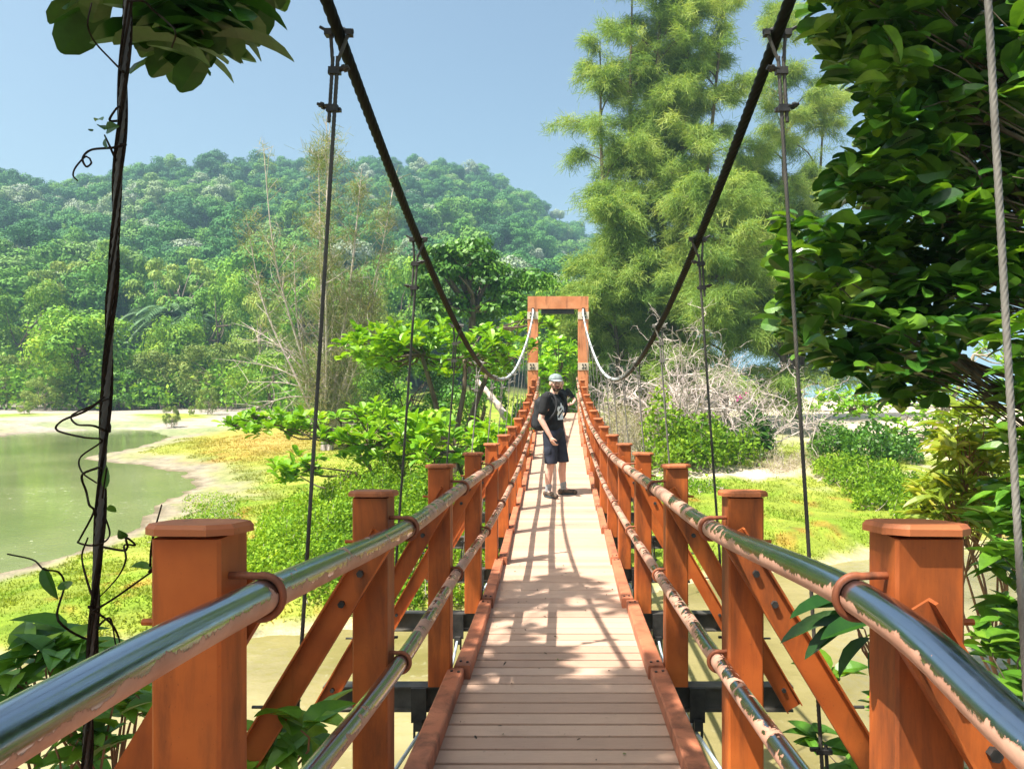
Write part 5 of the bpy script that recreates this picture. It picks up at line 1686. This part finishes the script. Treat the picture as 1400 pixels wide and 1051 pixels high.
def in_poly(n, poly, dr, clump=0.):
    poly = np.array(poly, float); out = []
    lo, hi = poly.min(0), poly.max(0)
    while len(out) < n:
        q = rng.uniform(lo, hi, (n * 2, 2))
        sd = poly_sd(q[:, 0], q[:, 1], poly)
        for a in q[sd < 0]:
            p = P(a[0], a[1], rng.uniform(*dr))
            if clump and fbm(np.array([p[0] * 1.5 + p[1] * .7 + 20]), np.array([p[2] * 1.7 + 60]))[0] < clump: continue
            out.append(p)
    return np.array(out[:n])


# big-leaved tree whose crown fills the upper right
cen = np.concatenate([
    in_poly(780, [(1125, -60), (1130, 70), (1185, 130), (1195, 200), (1150, 250), (1090, 300), (1075, 345), (1080, 400), (1060, 450), (1110, 490), (1170, 500), (1225, 560), (1275, 560), (1320, 480), (1370, 430), (1480, 420), (1560, -60)], (3.6, 5.2), .44),
    in_poly(160, [(1480, 420), (1560, -60), (2100, -300), (2100, 300), (1800, 500)], (3.0, 6.5)),
    in_poly(90, [(1250, -60), (1250, -300), (1600, -600), (2100, -600), (1700, -60)], (4.2, 6.2))])
hi = cen[(cen[:, 2] > -.2)]
twigged('dense big-leaved tree overhanging the bridge at the upper right', 'broadleaf_tree', 'tree', np.array([7.4, 2.7, ground_at(7.4, 2.7)]), cen, .17, .095, 'near_leaf', 8, 'obovate', drp=.35, up=-.25, r0=.13, hubs=34, jn=.5, lr=.22, extra=(np.c_[rng.uniform(.35, 1.6, 100), rng.uniform(3.2, 4.0, 100), rng.uniform(2.55, 3.1, 100)], [(6.6, 4., 3.), (4.6, 4., 3.6), (3.0, 3.9, 3.3), (1.6, 3.8, 2.95), (.9, 3.7, 2.8)]), bark='bark', loc_r=.004, tw=.3)  # extra: unseen leaf cluster added overhead to shade the lower crown

# shade tree behind and left of the camera; one spray hangs into the view
cen = []
while len(cen) < 190:
    u = rng.uniform(-1, 1, 3)
    if (u ** 2).sum() < 1:
        p = np.array([-2.5, 1.5, 4.9]) + u * np.array([2.7, 2.9, 1.4])
        if p[1] > .3 and p[2] / max(p[1], .1) < .72: continue
        if fbm(np.array([p[0] * .9 + 40]), np.array([p[1] * .9]))[0] < .46: continue
        if p[0] > -1.9 and rng.random() < .55: continue
        cen.append(p)
cen = np.concatenate([np.array(cen), np.c_[rng.uniform(-3.45, -2.7, 75), rng.uniform(.2, 2.4, 75), rng.uniform(4.0, 4.7, 75)], np.c_[rng.uniform(-3.15, -2.5, 34), rng.uniform(-.8, .2, 34), rng.uniform(4.1, 4.6, 34)], np.c_[rng.uniform(-2.75, -1.95, 34), rng.uniform(1.0, 1.75, 34), rng.uniform(3.75, 4.15, 34)]])  # dense unseen clumps added to shade the left posts and the spray
spray = np.concatenate([in_poly(11, [(228, -30), (285, -30), (283, 72), (235, 72)], (2.1, 2.4)), in_poly(3, [(130, -50), (225, -50), (215, 0), (140, 0)], (2.0, 2.3)), in_poly(2, [(352, -45), (370, -45), (365, -15), (355, -15)], (2.2, 2.4)), in_poly(12, [(110, -50), (290, -50), (290, -140), (110, -140)], (1.9, 2.5))])
twigged('shading tree left of the bridge with one dark leafy spray hanging into view', 'broadleaf_tree', 'tree', np.array([-4.7, -1.6, ground_at(-4.7, -1.6)]), cen, .19, .105, 'near_leaf', 8, 'obovate', drp=.4, up=-.05, r0=.12, hubs=20, loc_r=.006, bark='bark', tw=.5,
        extra=(spray, [(-2.6, 1.4, 4.2), (-1.9, 1.75, 2.9), (-1.35, 2.1, 1.9), P(215, -60, 2.2), P(250, 20, 2.25)]))

# bushes at the bridge's near corners
cen = in_poly(120, [(1130, 840), (1230, 850), (1340, 860), (1370, 740), (1400, 560), (1500, 500), (1600, 900), (1500, 1150), (1090, 1150), (1090, 980), (1130, 900)], (2.0, 3.4))
cen = cen[np.abs(cen[:, 0]) > .98]
twigged('dark glossy bush crowding the near right post', 'bush', 'bush', np.array([2.3, 2.6, ground_at(2.3, 2.6)]), cen, .135, .078, 'shrub_leaf', 9, 'ovate', up=.1, r0=.03, hubs=12, loc_r=.003, bark='bark', tw=.5)
cen = in_poly(170, [(1372, 440), (1480, 400), (1600, 620), (1560, 900), (1355, 900), (1352, 700)], (3.2, 4.6))
twigged('tall leafy bush behind the near right post', 'bush', 'bush', np.array([3.6, 3.4, ground_at(3.6, 3.4)]), cen, .17, .09, 'shrub_leaf', 9, 'ovate', up=.1, r0=.04, hubs=12, loc_r=.003, bark='bark', tw=.4)
cen = in_poly(120, [(1290, 565), (1350, 560), (1385, 640), (1380, 720), (1290, 735), (1255, 700), (1262, 640)], (6.0, 7.4))
twigged('yellow-green bush with long drooping leaves beside the right meadow', 'bush', 'bush', np.array([4.3, 6.8, ground_at(4.3, 6.8)]), cen, .24, .066, 'yellow_leaf', 9, 'lance', drp=.45, up=-.15, r0=.03, hubs=9, loc_r=.005)
# long dark leaves reaching in front of the meadow, right
b0 = P(1215, 930, 2.0)
f = MB(); w = MB(); q = []; dd = []; nn = []
for (xa, ya, xb, yb) in [(1168, 815, 1085, 832), (1175, 832, 1105, 822), (1165, 838, 1068, 868), (1172, 846, 1100, 890), (1190, 850, 1130, 862), (1190, 872, 1140, 918), (1182, 860, 1118, 846), (1195, 842, 1230, 880), (1188, 890, 1200, 940)]:
    a_, b_ = P(xa, ya, 2.0 + rng.uniform(-.05, .05)), P(xb, yb, 1.95 + rng.uniform(-.1, .1))
    q.append(a_ - b0); dd.append(b_ - a_); nn.append(np.array([rng.normal() * .3, -.35, 1.]))
    st = catmull([np.zeros(3), (a_ - b0) * .5 + rng.normal(size=3) * .02, a_ - b0], .03); w.tube(st, np.linspace(.005, .002, len(st)), 5)
dd = np.array(dd); f.leaves(np.array(q), dd, np.array(nn), np.linalg.norm(dd, axis=1) * 1.05, .052, rng.uniform(0, .25, len(q)), 'lance', fold=.3, droop=.2)
w.tube(catmull([np.array([.1, .1, ground_at(1.2, 2.0) - b0[2] - .1]), np.array([.05, .03, -.4]), np.zeros(3)], .06), .008, 6)
r = thing('sapling', 'sapling with long dark leaves reaching in front of the right brace', 'sapling', b0); f.obj('foliage', M['near_leaf'], r); w.obj('stems', M['twig'], r)

cen = in_poly(30, [(-60, 900), (60, 880), (190, 900), (215, 960), (200, 1120), (-60, 1120)], (1.45, 2.1))
cen = np.concatenate([cen, in_poly(5, [(20, 870), (120, 880), (120, 930), (10, 930)], (1.6, 1.9))])
cen = cen[cen[:, 0] < -.74]
twigged('shaded leafy bush under the near end of the left handrail', 'bush', 'bush', np.array([-1.35, 1.75, ground_at(-1.35, 1.75)]), cen, .105, .055, 'shrub_leaf', 7, 'ovate', up=-.1, drp=.35, r0=.012, hubs=7, loc_r=.0028)
cen = in_poly(9, [(340, 990), (430, 985), (450, 1060), (340, 1110)], (2.15, 2.45))
cen = cen[(cen[:, 0] < -.70)]
twigged('sunlit sapling with broad leaves between the first two left posts', 'sapling', 'sapling', np.array([-.98, 2.25, ground_at(-.98, 2.25)]), cen, .16, .085, 'shrub_leaf', 6, 'ovate', up=.15, drp=.35, r0=.010, hubs=2, loc_r=.004, vb=.75)


# ---------- climbing vine on the near left hanger
def vine():
    top = np.array([-.70, 1.27, float(zc(np.array(1.27)))]); bot = np.array([-.86, 1.27, zd(1.27) - .1])
    r = thing('climbing_vine', 'dark wiry vine twined up the near left hanger with loose loops and few leaves', 'vine', bot)
    w = MB(); f = MB()
    rr = np.random.default_rng(4)
    for k in range(4):
        n = 150; t = np.linspace(0, .98 - .05 * k, n)
        ph = t * (34 + 5 * k) + k; rad_ = .0064 + .0012 * np.sin(t * 40 + k * 2) + (.0025 if k > 3 else 0)
        q = bot + (top - bot) * t[:, None] + np.c_[np.cos(ph) * rad_, np.sin(ph) * rad_, np.zeros(n)]
        w.tube(q - bot, .0020 + .0008 * (k % 3), 6)
    def along(py):  # hanger x at a photo row
        z = -(py - HOR) / 1000 * 1.27; t = (z - bot[2]) / (top[2] - bot[2]); return bot + (top - bot) * t
    # loose loops: photo points at the hanger's distance, moved to and fro in depth
    loops = [[(150, 535), (120, 560), (85, 575), (78, 588), (115, 598), (140, 602), (110, 625), (112, 645), (132, 660)],
             [(148, 575), (150, 590), (128, 582), (105, 580), (98, 568), (125, 555), (148, 545)],
             [(132, 640), (112, 650), (118, 672), (122, 690), (128, 700), (110, 735), (108, 742), (132, 745), (150, 730), (140, 690), (146, 640)],
             [(130, 745), (172, 752), (172, 735), (185, 745), (170, 745), (172, 765), (160, 790), (132, 820)],
             [(128, 835), (160, 815), (205, 783), (228, 768), (240, 745)],
             [(203, 782), (215, 770), (235, 740), (252, 715)], [(205, 783), (208, 740), (221, 690)],
             [(10, 757), (45, 765), (60, 778), (80, 782), (88, 800), (78, 840), (90, 858), (115, 872)],
             [(122, 830), (150, 850), (162, 870), (164, 885)], [(128, 820), (118, 790), (112, 760), (120, 735)],
             [(130, 860), (150, 845), (158, 880)], [(150, 165), (158, 150), (165, 144)], [(160, 222), (150, 200), (143, 185)],
             [(172, 198), (155, 202), (125, 205), (113, 216), (118, 228), (125, 222), (118, 214), (104, 228), (100, 240), (106, 247)],
             [(168, 98), (150, 80), (130, 58), (120, 35), (125, 5)], [(235, 65), (240, 45), (228, 30), (210, 15), (196, 2)]]
    for lp in loops:
        near = lambda q: abs(763 + 1000 * along(q[1])[0] / 1.27 - q[0]) < 45
        if not near(lp[0]) and near(lp[-1]): lp = lp[::-1]
        pts = [along(lp[0][1]) - bot] if near(lp[0]) else []
        for i, (x, y) in enumerate(lp):
            pts.append(P(x, y, 1.27 + .05 * math.sin(i * 1.9 + len(lp)) ) - bot)
        c = catmull(pts, .008); w.tube(c, np.linspace(.0022, .0013, len(c)), 6)
    lv = [(60, 775, 72, 815, .018), (92, 805, 85, 795, .02), (178, 775, 205, 772, .02), (208, 760, 216, 752, .018), (172, 735, 163, 728, .014), (150, 690, 156, 700, .014), (143, 668, 146, 640, .01), (236, 838, 240, 825, .022), (232, 842, 226, 828, .02), (212, 795, 218, 815, .014),
          (140, 165, 130, 160, .012), (143, 178, 138, 168, .016), (146, 178, 155, 172, .018), (145, 188, 143, 200, .014), (126, 180, 122, 176, .008), (268, 968, 258, 955, .012), (232, 948, 236, 960, .014)]
    q = np.array([P(a, b_, 1.26) - bot for a, b_, *_ in lv]); e = np.array([P(c_, d_, 1.26 + rng.uniform(-.02, .02)) - bot for _, _, c_, d_, _ in lv])
    dd = e - q; f.leaves(q, dd, rvec(len(q)) * .6 + np.array([0, -.6, .5]), np.linalg.norm(dd, axis=1) * 1.15, np.array([x[-1] for x in lv]) * 1.2, rng.uniform(.1, .6, len(q)), 'ovate')
    w.obj('stems', M['vine'], r); f.obj('leaves', M['near_leaf'], r)


vine()

# fallen leaves and crumbs on the boards
mb = MB(); n = 46
yy = rng.uniform(2.3, 6.5, n); xx = rng.uniform(-.42, .42, n)
zz = np.array([zd(a) for a in yy]) + .006
mb.leaves(np.c_[xx, yy, zz], rvec(n) * np.array([1, 1, .25]), np.c_[rng.normal(size=(n, 2)) * .3, np.ones(n)], rng.uniform(.008, .028, n), rng.uniform(.006, .012, n), rng.uniform(0, 1, n), 'six')
M['litter'] = leaf_mat('dead_leaf', [(0, (.03, .02, .012)), (.8, (.10, .06, .03)), (1, (.14, .15, .03))], trans=0, rand=0)
tag(mb.obj('leaf_litter', M['litter']), 'tiny dry leaf scraps lying on the near deck boards', 'leaf litter', None, 'stuff')
# ================================================================== CAMERA, LIGHT
cam = bpy.data.cameras.new('camera'); co = bpy.data.objects.new('camera', cam); COL.objects.link(co)
co.location = (0, 0, 0); co.rotation_euler = (RAD(90), 0, YAW)
cam.sensor_fit = 'HORIZONTAL'; cam.sensor_width = 36; cam.lens = 36 * 1000 / 1400.
cam.shift_x = -63 / 1400.; cam.shift_y = -10.5 / 1400.
cam.clip_start = .05; cam.clip_end = 6000
S.camera = co

sv = Vector((-.45, -.30, 1.0)).normalized()
sun = bpy.data.lights.new('sun', 'SUN'); sun.energy = 4.6; sun.angle = RAD(.55); sun.color = (1, .955, .87)
so = bpy.data.objects.new('sun', sun); COL.objects.link(so)
so.rotation_euler = sv.to_track_quat('Z', 'Y').to_euler(); so.location = (-8, -6, 18)

w = bpy.data.worlds.new('World'); S.world = w; w.use_nodes = True
nt = w.node_tree; nt.nodes.clear()
sky = nt.nodes.new('ShaderNodeTexSky'); sky.sky_type = 'NISHITA'; sky.sun_disc = False
sky.sun_elevation = math.asin(sv.z); sky.sun_rotation = math.atan2(sv.x, sv.y)
sky.air_density = 1.0; sky.dust_density = 5.0; sky.ozone_density = .5; sky.altitude = 0
bg = nt.nodes.new('ShaderNodeBackground'); bg.inputs[1].default_value = .084
out = nt.nodes.new('ShaderNodeOutputWorld')
nt.links.new(mixc(nt, 1., sky.outputs[0], (.90, 1.0, .96), 'MULTIPLY'), bg.inputs[0]); nt.links.new(bg.outputs[0], out.inputs[0])
S.view_settings.view_transform = 'Standard'; S.view_settings.look = 'None'
S.view_settings.exposure = 1.4; S.view_settings.gamma = 1
S.cycles.max_bounces = 8; S.cycles.diffuse_bounces = 3; S.cycles.glossy_bounces = 3; S.cycles.transmission_bounces = 4; S.cycles.transparent_max_bounces = 8
S.cycles.use_denoising = True

# ------------------------------------------------------------------ haze: even thin air round everything
m, nt, out = new_mat('haze_air')
pv = nt.nodes.new('ShaderNodeVolumePrincipled'); pv.inputs['Color'].default_value = (.50, .78, 1.0, 1); pv.inputs['Density'].default_value = .0008
pv.inputs['Anisotropy'].default_value = .1
nt.links.new(pv.outputs[0], out.inputs['Volume'])
mb = MB(); mb.box((0, 0, 47.), (5600, 5600, 106.)); hz = mb.obj('haze', m); hz['kind'] = 'stuff'
